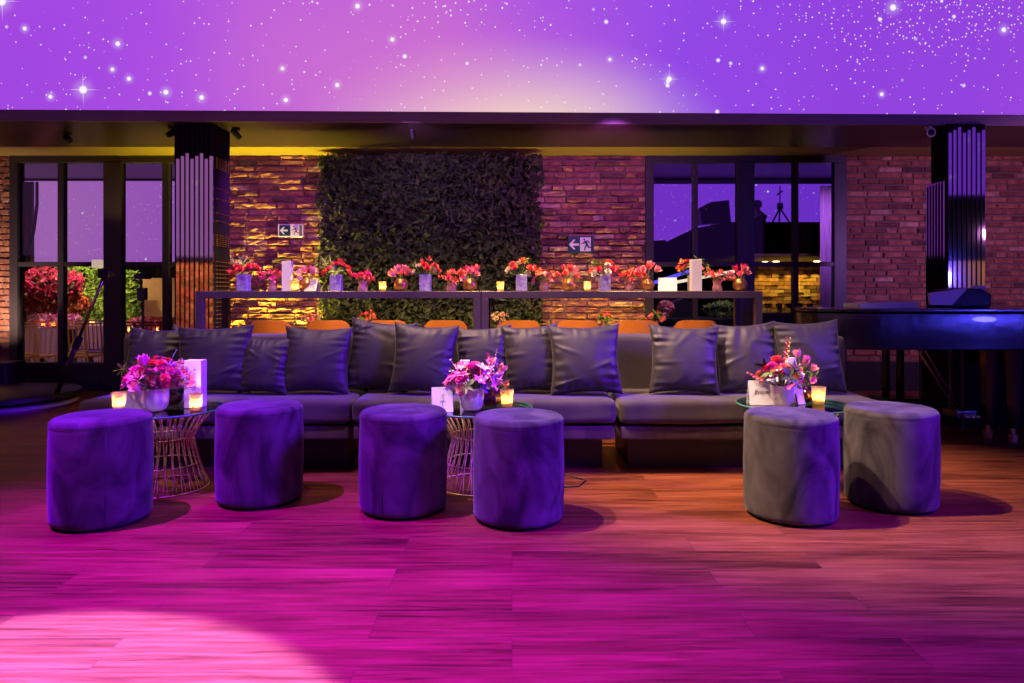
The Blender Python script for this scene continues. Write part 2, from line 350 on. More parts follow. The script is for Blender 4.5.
# ------------------------------------------------------------------ mesh helpers
class MB:
    def __init__(s): s.v = []; s.f = []; s.tone = []
    def add(s, vs, fs, tone=0.5):
        b = len(s.v); s.v.extend(tuple(v) for v in vs); s.f.extend(tuple(b + i for i in f) for f in fs); s.tone.extend([tone] * len(fs))
        return s
    def box(s, x0, x1, y0, y1, z0, z1, tone=.5):
        v = [(x, y, z) for z in (z0, z1) for y in (y0, y1) for x in (x0, x1)]
        return s.add(v, [(0, 2, 3, 1), (4, 5, 7, 6), (0, 1, 5, 4), (2, 6, 7, 3), (0, 4, 6, 2), (1, 3, 7, 5)], tone)
    def tube(s, pts, r, n=8, closed=False, caps=True, tone=.5):
        pts = [Vector(p) for p in pts]; k = len(pts)
        rs = r if isinstance(r, (list, tuple)) else [r] * k
        vs = []; fs = []; up = None
        for i, p in enumerate(pts):
            if closed: t = (pts[(i + 1) % k] - pts[i - 1]).normalized()
            else: t = (pts[min(i + 1, k - 1)] - pts[max(i - 1, 0)]).normalized()
            if up is None:
                a = Vector((0, 0, 1)) if abs(t.z) < .9 else Vector((1, 0, 0))
                up = (a - t * a.dot(t)).normalized()
            else:
                up = (up - t * up.dot(t)); up = up.normalized() if up.length > 1e-6 else Vector((1, 0, 0))
            sd = t.cross(up)
            for j in range(n):
                a = 2 * PI * j / n
                vs.append(p + (up * math.cos(a) + sd * math.sin(a)) * rs[i])
        for i in range(k if closed else k - 1):
            for j in range(n):
                a = i * n + j; b = i * n + (j + 1) % n; c = ((i + 1) % k) * n + (j + 1) % n; d = ((i + 1) % k) * n + j
                fs.append((a, b, c, d))
        if caps and not closed:
            fs.append(tuple(range(n - 1, -1, -1))); fs.append(tuple((k - 1) * n + j for j in range(n)))
        return s.add(vs, fs, tone)
    def lathe(s, prof, n=32, c=(0, 0, 0), tone=.5, sq=None):
        """prof: list of (r, z)"""
        vs = []; fs = []
        for r, z in prof:
            for j in range(n):
                a = 2 * PI * j / n
                vs.append((c[0] + r * math.cos(a), c[1] + r * math.sin(a), c[2] + z))
        k = len(prof)
        for i in range(k - 1):
            for j in range(n):
                fs.append((i * n + j, i * n + (j + 1) % n, (i + 1) * n + (j + 1) % n, (i + 1) * n + j))
        if prof[0][0] > 1e-4: fs.append(tuple(range(n - 1, -1, -1)))
        if prof[-1][0] > 1e-4: fs.append(tuple((k - 1) * n + j for j in range(n)))
        return s.add(vs, fs, tone)
    def prism(s, poly, y0, y1, tone=.5):
        """polygon in XZ, thickness along Y"""
        n = len(poly)
        vs = [(x, y0, z) for x, z in poly] + [(x, y1, z) for x, z in poly]
        fs = [tuple(range(n)), tuple(range(2 * n - 1, n - 1, -1))] + [(i, i + n, (i + 1) % n + n, (i + 1) % n) for i in range(n)]
        return s.add(vs, fs, tone)
    def slab(s, poly, z0, z1, tone=.5):
        n = len(poly)
        vs = [(x, y, z0) for x, y in poly] + [(x, y, z1) for x, y in poly]
        fs = [tuple(range(n - 1, -1, -1)), tuple(range(n, 2 * n))] + [(i, (i + 1) % n, (i + 1) % n + n, i + n) for i in range(n)]
        return s.add(vs, fs, tone)
    def mesh(s, name, mat, smooth=False, bevel=0, angle=None):
        me = bpy.data.meshes.new(name); me.from_pydata(s.v, [], s.f); me.update()
        at = me.attributes.new('tone', 'FLOAT', 'FACE')
        at.data.foreach_set('value', [float(t) for t in s.tone])
        bm = bmesh.new(); bm.from_mesh(me)
        bmesh.ops.recalc_face_normals(bm, faces=bm.faces)
        if bevel: bmesh.ops.bevel(bm, geom=[e for e in bm.edges if e.calc_face_angle(0) > .6], offset=bevel, segments=3, affect='EDGES', profile=.6, clamp_overlap=True)
        bm.to_mesh(me); bm.free()
        if smooth:
            for p in me.polygons: p.use_smooth = True
            if angle:
                try: me.set_sharp_from_angle(angle=angle)
                except Exception: pass
        me.materials.append(M[mat] if isinstance(mat, str) else mat)
        return me
    def build(s, name, mat, parent=None, smooth=False, bevel=0, loc=None, angle=None):
        o = bpy.data.objects.new(name, s.mesh(name, mat, smooth, bevel, angle)); C.objects.link(o)
        if parent is not None: o.parent = parent
        if loc is not None: o.location = loc
        return o

def box(name, mat, x0, x1, y0, y1, z0, z1, parent=None, bevel=0, smooth=False):
    return MB().box(min(x0, x1), max(x0, x1), min(y0, y1), max(y0, y1), min(z0, z1), max(z0, z1)).build(name, mat, parent, bevel=bevel, smooth=smooth, angle=.6 if smooth else None)
def tag(o, label=None, cat=None, group=None, kind=None):
    if label: o['label'] = label
    if cat: o['category'] = cat
    if group: o['group'] = group
    if kind: o['kind'] = kind
    return o
def empty(name, loc=(0, 0, 0), rz=0, label=None, cat=None, group=None, kind=None):
    o = bpy.data.objects.new(name, None); C.objects.link(o); o.location = loc; o.rotation_euler = (0, 0, rz); o.empty_display_size = .1
    return tag(o, label, cat, group, kind)
def structure(o): o['kind'] = 'structure'; return o
def child(name, me, parent, loc=(0, 0, 0), rot=(0, 0, 0), sc=1):
    o = bpy.data.objects.new(name, me); C.objects.link(o); o.parent = parent; o.location = loc; o.rotation_euler = rot
    o.scale = (sc, sc, sc) if not isinstance(sc, tuple) else sc
    return o
def kids(o): return [c for c in bpy.data.objects if c.parent == o]
def copy_tree(o, parent=None):
    c = o.copy(); C.objects.link(c)
    if parent is not None: c.parent = parent
    for k in kids(o):
        kk = copy_tree(k, c); kk.matrix_parent_inverse = k.matrix_parent_inverse.copy()
    return c

# ------------------------------------------------------------------ setting
WY = 7.7
structure(box('floor', 'floor', -31, 31, -24, WY + .2, -.1, 0))
XL0, XL1 = PX(12, WY), PX(228, WY)
XR0, XR1 = PX(645, WY), PX(845, WY)
WTOP = 2.62
def brickwall(name, x0, x1, rough=.010, base=.32, face=0):
    mb = MB(); rnd = random.Random(hash(name) % 999 if False else len(name) * 31 + int(x0 * 10) % 97)
    H, L, g = .068, .25, .009
    z = base; row = 0
    while z < WTOP - .01:
        h = min(H, WTOP - z)
        x = x0 - (L / 2 if row % 2 else 0) - rnd.random() * .04
        while x < x1:
            ln = L * (.85 + .3 * rnd.random()) if rnd.random() > .2 else L * .5
            a, b = max(x, x0), min(x + ln - g, x1)
            if b - a > .02:
                y = WY - .012 - rnd.random() * rough - (rough * 1.2 if rnd.random() < .22 else 0)
                zz0, zz1 = z + g * .5 + rnd.uniform(-.002, .003), z + h - g * .5 + rnd.uniform(-.003, .002)
                c = .007
                back = WY + .005
                # front face with a few wobbly points so raking light catches it
                n = 6; m = 4 if face else 1; vs = []; fs = []
                off = rnd.uniform(0, 50)
                for i in range(n + 1):
                    for j in range(m + 1):
                        xx = a + c + (b - a - 2 * c) * i / n; zz = zz0 + c + (zz1 - zz0 - 2 * c) * j / m
                        yy = y + rnd.uniform(-.003, .003) - face * noise.noise(Vector((xx * 22, off, zz * 34)))
                        vs.append((xx, yy, zz + rnd.uniform(-.003, .003)))
                st_ = m + 1
                for i in range(n):
                    for j in range(m): fs.append((i * st_ + j, (i + 1) * st_ + j, (i + 1) * st_ + j + 1, i * st_ + j + 1))
                k0 = len(vs)
                for i in range(n + 1):
                    xx = a + (b - a) * i / n
                    vs.append((xx, back, zz0)); vs.append((xx, back, zz1))
                for i in range(n):
                    fs.append((i * st_, k0 + 2 * i, k0 + 2 * i + 2, (i + 1) * st_)); fs.append((i * st_ + m, (i + 1) * st_ + m, k0 + 2 * i + 3, k0 + 2 * i + 1))
                fs.append(tuple(range(st_)) + (k0 + 1, k0)); fs.append(tuple(n * st_ + j for j in range(st_)) + (k0 + 2 * n + 1, k0 + 2 * n))
                mb.add(vs, fs, min(1, max(0, rnd.gauss(.5, .25))))
            x += ln
        z += H; row += 1
    o = mb.build(name, 'brick'); structure(o)
    q = box('mortar_backing', 'mortar', x0, x1, WY, WY + .2, base, WTOP + .1, parent=o)
    return o
brickwall('wall_left', -7.2, XL0)
brickwall('wall_centre', XL1, XR0, .022, face=.016)
brickwall('wall_right', XR1, 7.6, .008)
for n_, a, b in (('baseboard_left', -7.2, XL0), ('baseboard_centre', XL1, XR0), ('baseboard_right', XR1, 7.6)):
    structure(box(n_, 'plinth', a, b, WY - .05, WY + .2, 0, .32))

# soffit above the lounge with its fascia
def edgeY(x): return 6.12 + .02 * x
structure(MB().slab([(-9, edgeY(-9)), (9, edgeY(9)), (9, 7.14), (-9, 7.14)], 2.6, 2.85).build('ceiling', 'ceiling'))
structure(MB().slab([(-9, 7.14), (9, 7.14), (9, 7.9), (-9, 7.9)], 2.612, 2.85).build('ceiling_lit_strip', 'ceiling_lit_tint'))  # soffit strip by the wall, its yellow light painted in
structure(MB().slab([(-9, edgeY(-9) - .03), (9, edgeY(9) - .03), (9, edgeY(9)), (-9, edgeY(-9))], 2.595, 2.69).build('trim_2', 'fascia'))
# screens
def curved_screen(name, mat, yoff):
    mb = MB(); nz = 4; zs = [2.69 + i * .4 for i in range(nz + 1)]
    vs = []; fs = []
    for i, z in enumerate(zs):
        back = -.05 * (i * .4) ** 1.6
        for j in range(21):
            x = -9 + .9 * j
            vs.append((x, edgeY(x) - .01 + back, z))
            
    for i in range(nz):
        for j in range(20):
            fs.append((i * 21 + j, i * 21 + j + 1, (i + 1) * 21 + j + 1, (i + 1) * 21 + j))
    mb.add(vs, fs); return mb.build(name, mat, smooth=True)
scr = curved_screen('projection_dome_screen', starscreen('star_projection', 1.0, True), 0)
sm = scr.modifiers.new('thick', 'SOLIDIFY'); sm.thickness = .04; sm.offset = 1
tag(scr, 'huge curved screen with a purple starry sky projected above the lounge', 'projection screen')
# far side of the hall, seen only in mirrors and lacquer
def ring():
    pts = []
    for k in range(49):
        a = PI * k / 48
        pts.append((30 * math.cos(a), 4 - 27 * math.sin(a) ** .8))
    return pts
rp = ring(); vs = []; fs = []
for (x, y) in rp: vs += [(x, y, 2.68), (x, y, 6.0), (x * .97, y * .97 + .1, 10.2)]
for k in range(len(rp) - 1):
    for q in (0, 1): fs.append((3 * k + q, 3 * k + q + 1, 3 * k + q + 4, 3 * k + q + 3))
bs = MB().add(vs, fs).build('projection_dome_screen', starscreen('star_projection_far', .5, False), smooth=True)
tag(bs, 'far side of the round screen, mirrored in the slatted pillars', 'projection screen')
structure(MB().add([(x, y, z) for (x, y) in rp for z in (0, 2.68)], [(2 * k, 2 * k + 1, 2 * k + 3, 2 * k + 2) for k in range(len(rp) - 1)]).build('wall_back', 'dark_wall'))

# ------------------------------------------------------------------ windows
def window(name, px0, px1, mull, posts, sill_py, d=WY):
    """px0..px1 opening; mull: list of (x0,x1) slim bars; posts: thick bars"""
    root = empty(name, (0, 0, 0)); root['kind'] = 'structure'
    X0, X1 = PX(px0, d), PX(px1, d); zt = WTOP; y0, y1 = d - .045, d + .03
    zs = PZ(sill_py, d)
    def fr(nm, a, b, c, e, yy0=y0, yy1=y1): box(nm, 'frame', a, b, yy0, yy1, c, e, root, bevel=.006)
    fr('frame', X0, X0 + .09, 0, zt - .085); fr('frame', X1 - .09 if name == 'window_1' else X1 - .14, X1, 0, zt - .085)
    fr('frame', X0, X1, zt - .085, zt)
    for a, b in posts: fr('post', PX(a, d), PX(b, d), 0, zt - .085, y0 - .01, y1 + .01)
    for a, b in mull: fr('mullion', PX(a, d), PX(b, d), zs, zt - .085)
    fr('transom', X0 + .09, X1 - .1, PZ(266.5, d), PZ(262, d), y0 + .008, y1 - .008)
    fr('lower_panel', X0 + .09, X1 - .1, 0.0, zs, y0 + .015, y1 - .015)
    fr('rail', X0 + .09, X1 - .1, zs - .035, zs + .02, y0 - .005, y1)
    pan = box('pane', 'pane', X0 + .09, X1 - .1, d - .004, d + .004, zs, zt - .085, root)
    return root
window('window_1', 12, 228, [(60, 66), (164, 171)], [(106, 124)], 364)
window('window_2', 645, 845, [(692, 697), (792, 797)], [(736, 753)], 345)

# ------------------------------------------------------------------ added annex behind the windows, standing in for what the glass reflects
AY = 15.0; FZ = -.25
structure(box('floor_far', 'dark_wall', -13, 13, WY + .2, AY, FZ - .1, FZ))
structure(box('wall_far', 'dark_wall', -13, 13, AY, AY + .2, FZ, 4.2))
structure(box('ceiling_far', 'ceiling', -13, 13, WY + .2, AY, 3.5, 3.7))
structure(box('wall_far_left', 'dark_wall', -13.2, -13, WY, AY, FZ, 3.7))
structure(box('wall_far_right', 'dark_wall', 13, 13.2, WY, AY, FZ, 3.7))
structure(box('wall_upper', 'dark_wall', -13, 13, WY + .2, WY + .25, 2.7, 3.7))
structure(box('wall_divider', 'dark_wall', -2.0, -1.8, WY + .2, AY, FZ, 3.5))
M['star_a'] = starscreen('annex_star_reflection_a', .85, False, (0, 8.5, -12))
M['star_b'] = starscreen('annex_star_reflection_b', .72, False, (7, 2, 3))
s1 = box('reflected_screen', 'star_a', PX(-10, 14.8), PX(200, 14.8), 14.8, 14.85, PZ(262, 14.8), PZ(181, 14.8))  # glowing panel in place of the dome's reflection in the pane
tag(s1, 'pinkish starry screen reflection set behind the window beside the tall bronze-mirrored pillar', 'projection screen')
s2 = box('reflected_screen', 'star_b', PX(640, 14.8), PX(860, 14.8), 14.8, 14.85, PZ(262, 14.8), PZ(184, 14.8))  # likewise a glowing stand-in for the reflected starry dome
tag(s2, 'violet starry screen reflection set behind the window above the piano tail', 'projection screen')

for s_, (pa, pb) in ((s1, (-10, 200)), (s2, (640, 860))):
    box('base_panel', 'matt_black', PX(pa, 14.8), PX(pb, 14.8), 14.8, 14.85, FZ, PZ(262, 14.8), s_)
def curtain(name, mat, x0, x1, y, z0, z1, label, folds=6, amp=.05):
    n = folds * 8; vs = []; fs = []
    for i in range(n + 1):
        t = i / n; x = x0 + (x1 - x0) * t; yy = y + amp * math.sin(t * folds * 2 * PI)
        vs += [(x, yy, z0), (x, yy, z1)]
    for i in range(n): fs.append((2 * i, 2 * i + 2, 2 * i + 3, 2 * i + 1))
    o = MB().add(vs, fs).build(name, mat, smooth=True)
    m = o.modifiers.new('thick', 'SOLIDIFY'); m.thickness = .01
    tag(o, label, 'curtain'); return o
curtain('curtain', 'curtain', PX(10, 13.5), PX(34, 13.5), 13.5, PZ(262, 13.5), PZ(182, 13.5), 'pale mauve curtain beside the starry screen behind the far window pane', 5)
curtain('curtain', 'curtain', PX(820, 9), PX(833, 9), 9, FZ, PZ(186, 9), 'violet folded curtain at the window edge above the piano tail', 4, .02)
cb = MB().tube([P(37, 182, 13.2), P(37, 205, 13.2), P(34, 230, 13.2), P(29, 250, 13.2), P(23, 263, 13.2)], .03, 6).build('cable', 'black')
tag(cb, 'dark curved cable hanging in front of the pale curtain behind the window', 'cable')

def bank(name, mat, n, fn, size, label=None, cat=None, parent=None, seed=1, group=None):
    """dense petals/leaves filling a volume, one surface"""
    rnd = random.Random(seed); mb = MB()
    for _ in range(n):
        p = Vector(fn(rnd)); s = size * rnd.uniform(.6, 1.4)
        a = Vector((rnd.gauss(0, 1), rnd.gauss(0, 1) - 1.2, rnd.gauss(0, 1))).normalized()
        u = a.orthogonal().normalized(); u.rotate(Matrix.Rotation(rnd.uniform(0, 6.28), 3, a)); w = a.cross(u)
        vs = [p - u * s, p + w * s * .45 + a * s * .2, p + u * s, p - w * s * .45 + a * s * .2]
        mb.add(vs, [(0, 1, 2), (0, 2, 3)], rnd.random())
    o = mb.build(name, mat, parent)
    if label: tag(o, label, cat, group)
    return o
# green wall, flower wall and drape behind the left window
def rectfn(x0, x1, y, z0, z1, dy=.12):
    return lambda r: (r.uniform(x0, x1), y + r.uniform(-dy, dy), r.uniform(z0, z1))
def blobfn(c, rx, ry, rz):
    def f(r):
        a, b = r.uniform(0, 2 * PI), math.acos(r.uniform(-1, 1)); k = r.uniform(.8, 1.05)
        return (c[0] + rx * k * math.cos(a) * math.sin(b), c[1] + ry * k * math.sin(a) * math.sin(b), c[2] + rz * k * math.cos(b))
    return f
GY = 13.0
gw = empty('green_wall', (0, GY, 0), label='bright yellow-green leafy wall panel lit behind the window', cat='plant wall')
g1 = box('backing', 'matt_black', PX(66, GY), PX(109, GY), .12, .2, FZ, PZ(268, GY), gw)
bank('leaves', 'bank_green', 4200, rectfn(PX(66, GY), PX(109, GY), 0, .5, PZ(268, GY), .1), .06, parent=gw, seed=3)
gw2 = empty('green_wall', (0, GY, 0), label='dim dark-green leafy panel behind the window post', cat='plant wall')
box('backing', 'matt_black', PX(124, GY), PX(137, GY), .12, .2, FZ, PZ(272, GY), gw2)
bank('leaves', 'bank_green', 1500, rectfn(PX(124, GY), PX(137, GY), 0, .5, PZ(272, GY), .1), .06, parent=gw2, seed=4)
wv = box('wooden_screen', 'brown_wall', PX(137, 13.6), PX(176, 13.6), 13.6, 13.7, FZ, PZ(278, 13.6)); tag(wv, 'plain brown wall panel behind the candlelit table beyond the glass', 'wall panel')
dr = MB().prism([(PX(25, 12.5), PZ(278, 12.5)), (PX(30, 12.5), PZ(278, 12.5)), (PX(37, 12.5), PZ(325, 12.5)), (PX(29, 12.5), PZ(325, 12.5))], 12.45, 12.55).build('drape', 'curtain_gold')
tag(dr, 'narrow golden drape slanting beside the flower cloud behind the window', 'curtain')
f1 = bank('hanging_flower_cloud', 'bank_hot', 1900, blobfn((PX(50, 12), 12, PZ(283, 12)), .56, .3, .26), .05, 'dark pink flower cloud hanging above the banquet tables behind the window', 'flower arrangement', seed=5)
f1b = bank('hanging_flower_cloud', 'bank_coral', 1600, blobfn((PX(55, 12.3), 12.3, PZ(304, 12.3)), .60, .25, .24), .05, 'coral and orange flower cloud below the dark pink one behind the window', 'flower arrangement', seed=6)
TY = 10.6
def banquet(px0, px1, py, d, label, cloth='cloth_cream', depth=.8):
    t = empty('banquet_table', (PX((px0 + px1) / 2, d), d + depth / 2, 0), label=label, cat='table')
    w = (PX(px1, d) - PX(px0, d)) / 2; z = PZ(py, d)
    box('table_top', cloth, -w, w, -depth / 2, depth / 2, z - .03, z, t)
    vs = []; fs = []; n = 30
    for i in range(n + 1):
        x = -w + 2 * w * i / n
        vs += [(x, -depth / 2 - .01 - .02 * math.sin(i * 1.9), z - .02), (x, -depth / 2 - .03 - .04 * math.sin(i * 1.9), z - .55 + .12 * math.sin(i * .5))]
    for i in range(n): fs.append((2 * i, 2 * i + 2, 2 * i + 3, 2 * i + 1))
    MB().add(vs, fs).build('cloth', cloth, t, smooth=True)
    for sx in (-1, 1): box('leg', 'black', sx * (w - .06) - .02, sx * (w - .06) + .02, -.02, .02, FZ, z - .03, t)
    return t
banquet(20, 68, 328, TY, 'cream draped banquet table under the flower clouds behind the window')
banquet(70, 108, 326, TY + .3, 'purple-lit banquet table before the bright leafy wall behind the window')
banquet(122, 182, 333, TY, 'candlelit banquet table before the brown panel behind the window')
bank('table_flowers', 'bank_pink', 900, rectfn(PX(22, TY), PX(62, TY), TY + .3, PZ(327, TY), PZ(316, TY), .2), .04, 'low pink garland on the cream draped banquet table', 'flower arrangement', seed=8)
bank('table_flowers', 'bank_coral', 800, rectfn(PX(124, TY), PX(180, TY), TY + .3, PZ(333, TY), PZ(318, TY), .2), .04, 'low coral garland on the candlelit banquet table', 'flower arrangement', seed=9)
def chiavari(px, d, mat, label, rz=0, s=1):
    root = empty('banquet_chair', (PX(px, d), d, FZ), rz, label, 'chair'); w = .19
    box('seat', mat, -w, w, -.19, .19, .43, .46, root, bevel=.008)
    for sx in (-1, 1):
        MB().tube([(sx * w, -.18, 0), (sx * w, -.18, .45), (sx * w * .95, -.22, .92)], .014, 6).build('leg', mat, root)
        MB().tube([(sx * w, .18, 0), (sx * w, .18, .44)], .014, 6).build('leg', mat, root)
    mb = MB()
    for k in range(-2, 3): mb.tube([(k * .06, -.18, .5), (k * .06, -.215, .88)], .008, 5)
    for z in (.5, .88, .92): mb.tube([(-w, -.2, z), (w, -.2, z)], .011, 6)
    mb.build('backrest', mat, root)
    mb2 = MB()
    for z in (.15, .28): mb2.tube([(-w, -.18, z), (w, -.18, z)], .009, 5)
    mb2.build('stretcher', mat, root)
    return root
chiavari(34, 9.6, 'gold_chair', 'gold spindle-back banquet chair behind the window, nearest the brick jamb')
chiavari(82, 9.7, 'gold_chair', 'gold spindle-back chair behind the window, beside the slim mullion')
chiavari(97, 10.3, 'purple_chair', 'dark spindle-back chair behind the window, beside the thick post')
chiavari(131, 9.8, 'purple_chair', 'dark spindle-back chair behind the window, just past the thick post')
chiavari(155, 9.8, 'purple_chair', 'dark spindle-back chair behind the window, under the slim speaker pole')
sp = empty('arm_reflection_stand', (PX(143, 10.5), 10.5, 0), label='dark upright stand behind the window, in place of the booth arm reflection', cat='stand')  # stands in for the photo booth arm mirrored in the glass
MB().tube([(0, 0, FZ), (.0, 0, PZ(300, 10.5)), (-.04, 0, PZ(278, 10.5))], .02, 8).build('pole', 'black', sp)
MB().box(-.07, .05, -.04, .04, PZ(300, 10.5), PZ(288, 10.5)).build('clamp', 'black', sp)
MB().box(-.1, .1, -.05, .05, PZ(279, 10.5), PZ(274, 10.5)).build('head', 'black', sp)
for k in range(3):
    a = k * 2.1
    MB().tube([(0, 0, .35), (.3 * math.cos(a), .3 * math.sin(a), FZ + .01)], .012, 6).build('leg', 'black', sp)

# right annex: mezzanine and dj gear built from reflections in the glass, bar
MY = 13.5
mz = MB().box(PX(728, MY), PX(773, MY), MY, MY + .08, PZ(263, MY), PZ(222, MY))
mz.box(PX(773, MY), PX(850, MY), MY, 14.6, PZ(263, MY), PZ(222, MY))
mz.prism([(PX(650, MY), PZ(241, MY)), (PX(665, MY), PZ(240, MY)), (PX(667, MY), PZ(242, MY)), (PX(696, MY), PZ(228, MY)), (PX(728, MY), PZ(222, MY)), (PX(728, MY), PZ(280, MY)), (PX(650, MY), PZ(280, MY))], MY, MY + .3)
mz.box(PX(740, MY), PX(749, MY), MY, MY + .15, FZ, PZ(263, MY))
mzo = mz.build('mezzanine_parapet', 'matt_black'); tag(mzo, 'black stepped balcony front behind the window under the starry screen', 'balcony')
rl = MB().box(PX(730, MY), PX(850, MY), MY - .03, MY, PZ(263.5, MY), PZ(261.5, MY)).build('lit_edge', 'ledwarm', mzo)
cs = MB().prism([(PX(700, 13.6), PZ(208, 13.6)), (PX(711, 13.6), PZ(202, 13.6)), (PX(729, 13.6), PZ(200, 13.6)), (PX(731, 13.6), PZ(222, 13.6)), (PX(702, 13.6), PZ(224, 13.6))], 13.6, 14.0).build('loudspeaker', 'black')
tag(cs, 'dark wedge loudspeaker on the balcony behind the window', 'speaker')
# person seated at the balcony
def seated_person():
    d = 13.9; root = empty('person', (PX(761.5, d), d, 1.62), 0, 'person in a dark shirt on the balcony, facing the loudspeaker', 'person')
    def skin(name, verts, edges, radii, mat, root_i=0):
        me = bpy.data.meshes.new(name); me.from_pydata(verts, edges, []); o = bpy.data.objects.new(name, me); C.objects.link(o); o.parent = root
        o.modifiers.new('s', 'SKIN'); o.modifiers.new('u', 'SUBSURF').render_levels = 2
        for i, r in enumerate(radii): me.skin_vertices[0].data[i].radius = (r, r * .85)
        me.skin_vertices[0].data[root_i].use_root = True
        me.materials.append(M[mat]); return o
    #           pelvis        waist          chest         neckbase      neck          head          crown
    V_ = [(0, 0, .48), (-.02, 0, .68), (-.04, 0, .90), (-.06, 0, 1.02), (-.08, 0, 1.09), (-.10, 0, 1.17), (-.095, 0, 1.27),
          (-.04, -.17, .98), (-.12, -.21, .74), (-.36, -.16, .68), (-.04, .17, .98), (-.12, .21, .74), (-.36, .16, .68),
          (-.10, -.10, .46), (-.46, -.12, .47), (-.46, -.12, .04), (-.58, -.12, .02), (-.10, .10, .46), (-.46, .12, .47), (-.46, .12, .04), (-.58, .12, .02), (-.44, -.15, .69), (-.44, .15, .69)]
    E_ = [(0, 1), (1, 2), (2, 3), (3, 4), (4, 5), (5, 6), (3, 7), (7, 8), (8, 9), (9, 21), (3, 10), (10, 11), (11, 12), (12, 22), (0, 13), (13, 14), (14, 15), (15, 16), (0, 17), (17, 18), (18, 19), (19, 20)]
    R_ = [.15, .135, .15, .10, .055, .085, .07, .075, .05, .035, .075, .05, .035, .09, .065, .05, .035, .09, .065, .05, .035, .045, .045]
    skin('body', V_, E_, R_, 'skin')
    V2 = [(0, 0, .50), (-.02, 0, .68), (-.04, 0, .90), (-.055, 0, 1.0), (-.04, -.17, .98), (-.10, -.20, .80), (-.04, .17, .98), (-.10, .20, .80)]
    skin('shirt', V2, [(0, 1), (1, 2), (2, 3), (3, 4), (4, 5), (3, 6), (6, 7)], [.16, .15, .165, .115, .09, .065, .09, .065], 'shirt')
    V3 = [(.0, 0, .47), (-.10, -.10, .46), (-.46, -.12, .47), (-.46, -.12, .1), (-.10, .10, .46), (-.46, .12, .47), (-.46, .12, .1)]
    skin('trousers', V3, [(0, 1), (1, 2), (2, 3), (0, 4), (4, 5), (5, 6)], [.155, .1, .075, .06, .1, .075, .06], 'shirt')
    hm = MB()
    hm.lathe([(.001, .10), (.05, .092), (.08, .06), (.094, .01), (.085, -.05)], 14, (-.085, 0, 1.215))
    hm.build('hair', 'hair', root, smooth=True)
    nm = MB().add([(-.185, 0, 1.18), (-.165, -.015, 1.165), (-.165, .015, 1.165), (-.165, 0, 1.21)], [(0, 1, 3), (0, 3, 2), (0, 2, 1), (1, 2, 3)]).build('nose', 'skin', root)
    return root
seated_person()
st = empty('tripod', (PX(780, 13.9), 13.9, PZ(222, 13.9)), label='thin tripod with a tall mast on the balcony behind the window', cat='tripod')
zt = PZ(186, 13.9) - PZ(222, 13.9); za = .28
MB().tube([(0, 0, za), (0, 0, zt)], .012, 6).build('mast', 'black', st)
for a in (0.2, 2.2, 4.4): MB().tube([(0, 0, za), (.2 * math.cos(a), .12 * math.sin(a), 0)], .018, 6).build('leg', 'black', st)
MB().box(-.05, .05, -.04, .04, za - .02, za + .1).build('head', 'black', st)
MB().tube([(-.06, 0, zt - .18), (.05, 0, zt - .10)], .016, 6).build('clamp', 'black', st)
mzb = box('balcony_platform', 'matt_black', PX(728, MY), PX(773, MY), MY + .09, 14.6, 1.61, 1.66)
tag(mzb, 'black balcony deck under the seated person behind the window', 'platform')
stl = MB().lathe([(.14, 2.03), (.14, 2.07)], 14, (PX(761.5, 13.9), 13.9, 0)); stl.tube([(PX(761.5, 13.9), 13.9, 1.66), (PX(761.5, 13.9), 13.9, 2.03)], .02, 6)
tag(stl.build('stool', 'black'), 'small black stool under the person on the balcony', 'stool')
# bar with gold-lit brick
bw = MB(); r_ = random.Random(4); z = .3; row = 0; BX0, BX1 = PX(752, 12.8), PX(832, 12.8)
while z < 1.62:
    x = BX0 - (.12 if row % 2 else 0)
    while x < BX1:
        y = 12.8 - r_.random() * .02
        bw.box(max(x, BX0), min(x + .23, BX1), y, 12.9, z, z + .06, r_.random())
        x += .24
    z += .07; row += 1
tag(bw.build('bar_brick_wall', 'brick'), 'gold-lit brick wall of the bar seen through the lower window pane', 'wall panel')
bc = box('bar_ceiling', 'ceiling_lit_tint', PX(752, 10), PX(850, 12.8), 10.2, 12.8, 1.62, 1.66); tag(bc, 'low pale ceiling with downlights over the bar behind the window', 'ceiling panel')
for i, (px, py) in enumerate(((765, 277.5), (776, 276.5), (817, 270))):
    d = F * (1.62 - CAMZ) / (HY - py) if py < HY else 12
    d = min(max(d, 10.4), 12.5) if False else [12.2, 12.0, 11.9][i]
    o = MB().lathe([(.05, 0), (.05, .02)], 14, (PX(px, d), d, 1.60)).build('downlight', 'lamp_warm')
    tag(o, ['small round downlight over the bar, beside the window post', 'small round downlight over the bar, second from the window post', 'small round downlight over the bar, beside the violet curtain'][i], 'light')
bcn = box('bar_counter', 'black', PX(752, 10.5), PX(826, 10.5), 10.5, 11.1, FZ, PZ(313, 10.5)); tag(bcn, 'black bar counter behind the window beside the piano', 'bar counter')
gl0 = None
gm = MB().lathe([(.03, 0), (.005, .005), (.005, .06), (.03, .09), (.035, .14), (.033, .14), (.028, .09), (.001, .07)], 10).mesh('wine_glass', 'glassware', True)
for i in range(12):
    o = bpy.data.objects.new('wine_glass', gm); C.objects.link(o); o.location = (PX(757 + i * 5.2, 10.7), 10.7 + .12 * (i % 2), PZ(313, 10.5))
    tag(o, 'clear stemmed glass in the row on the black bar counter', 'glass', 'glasses on the bar counter')
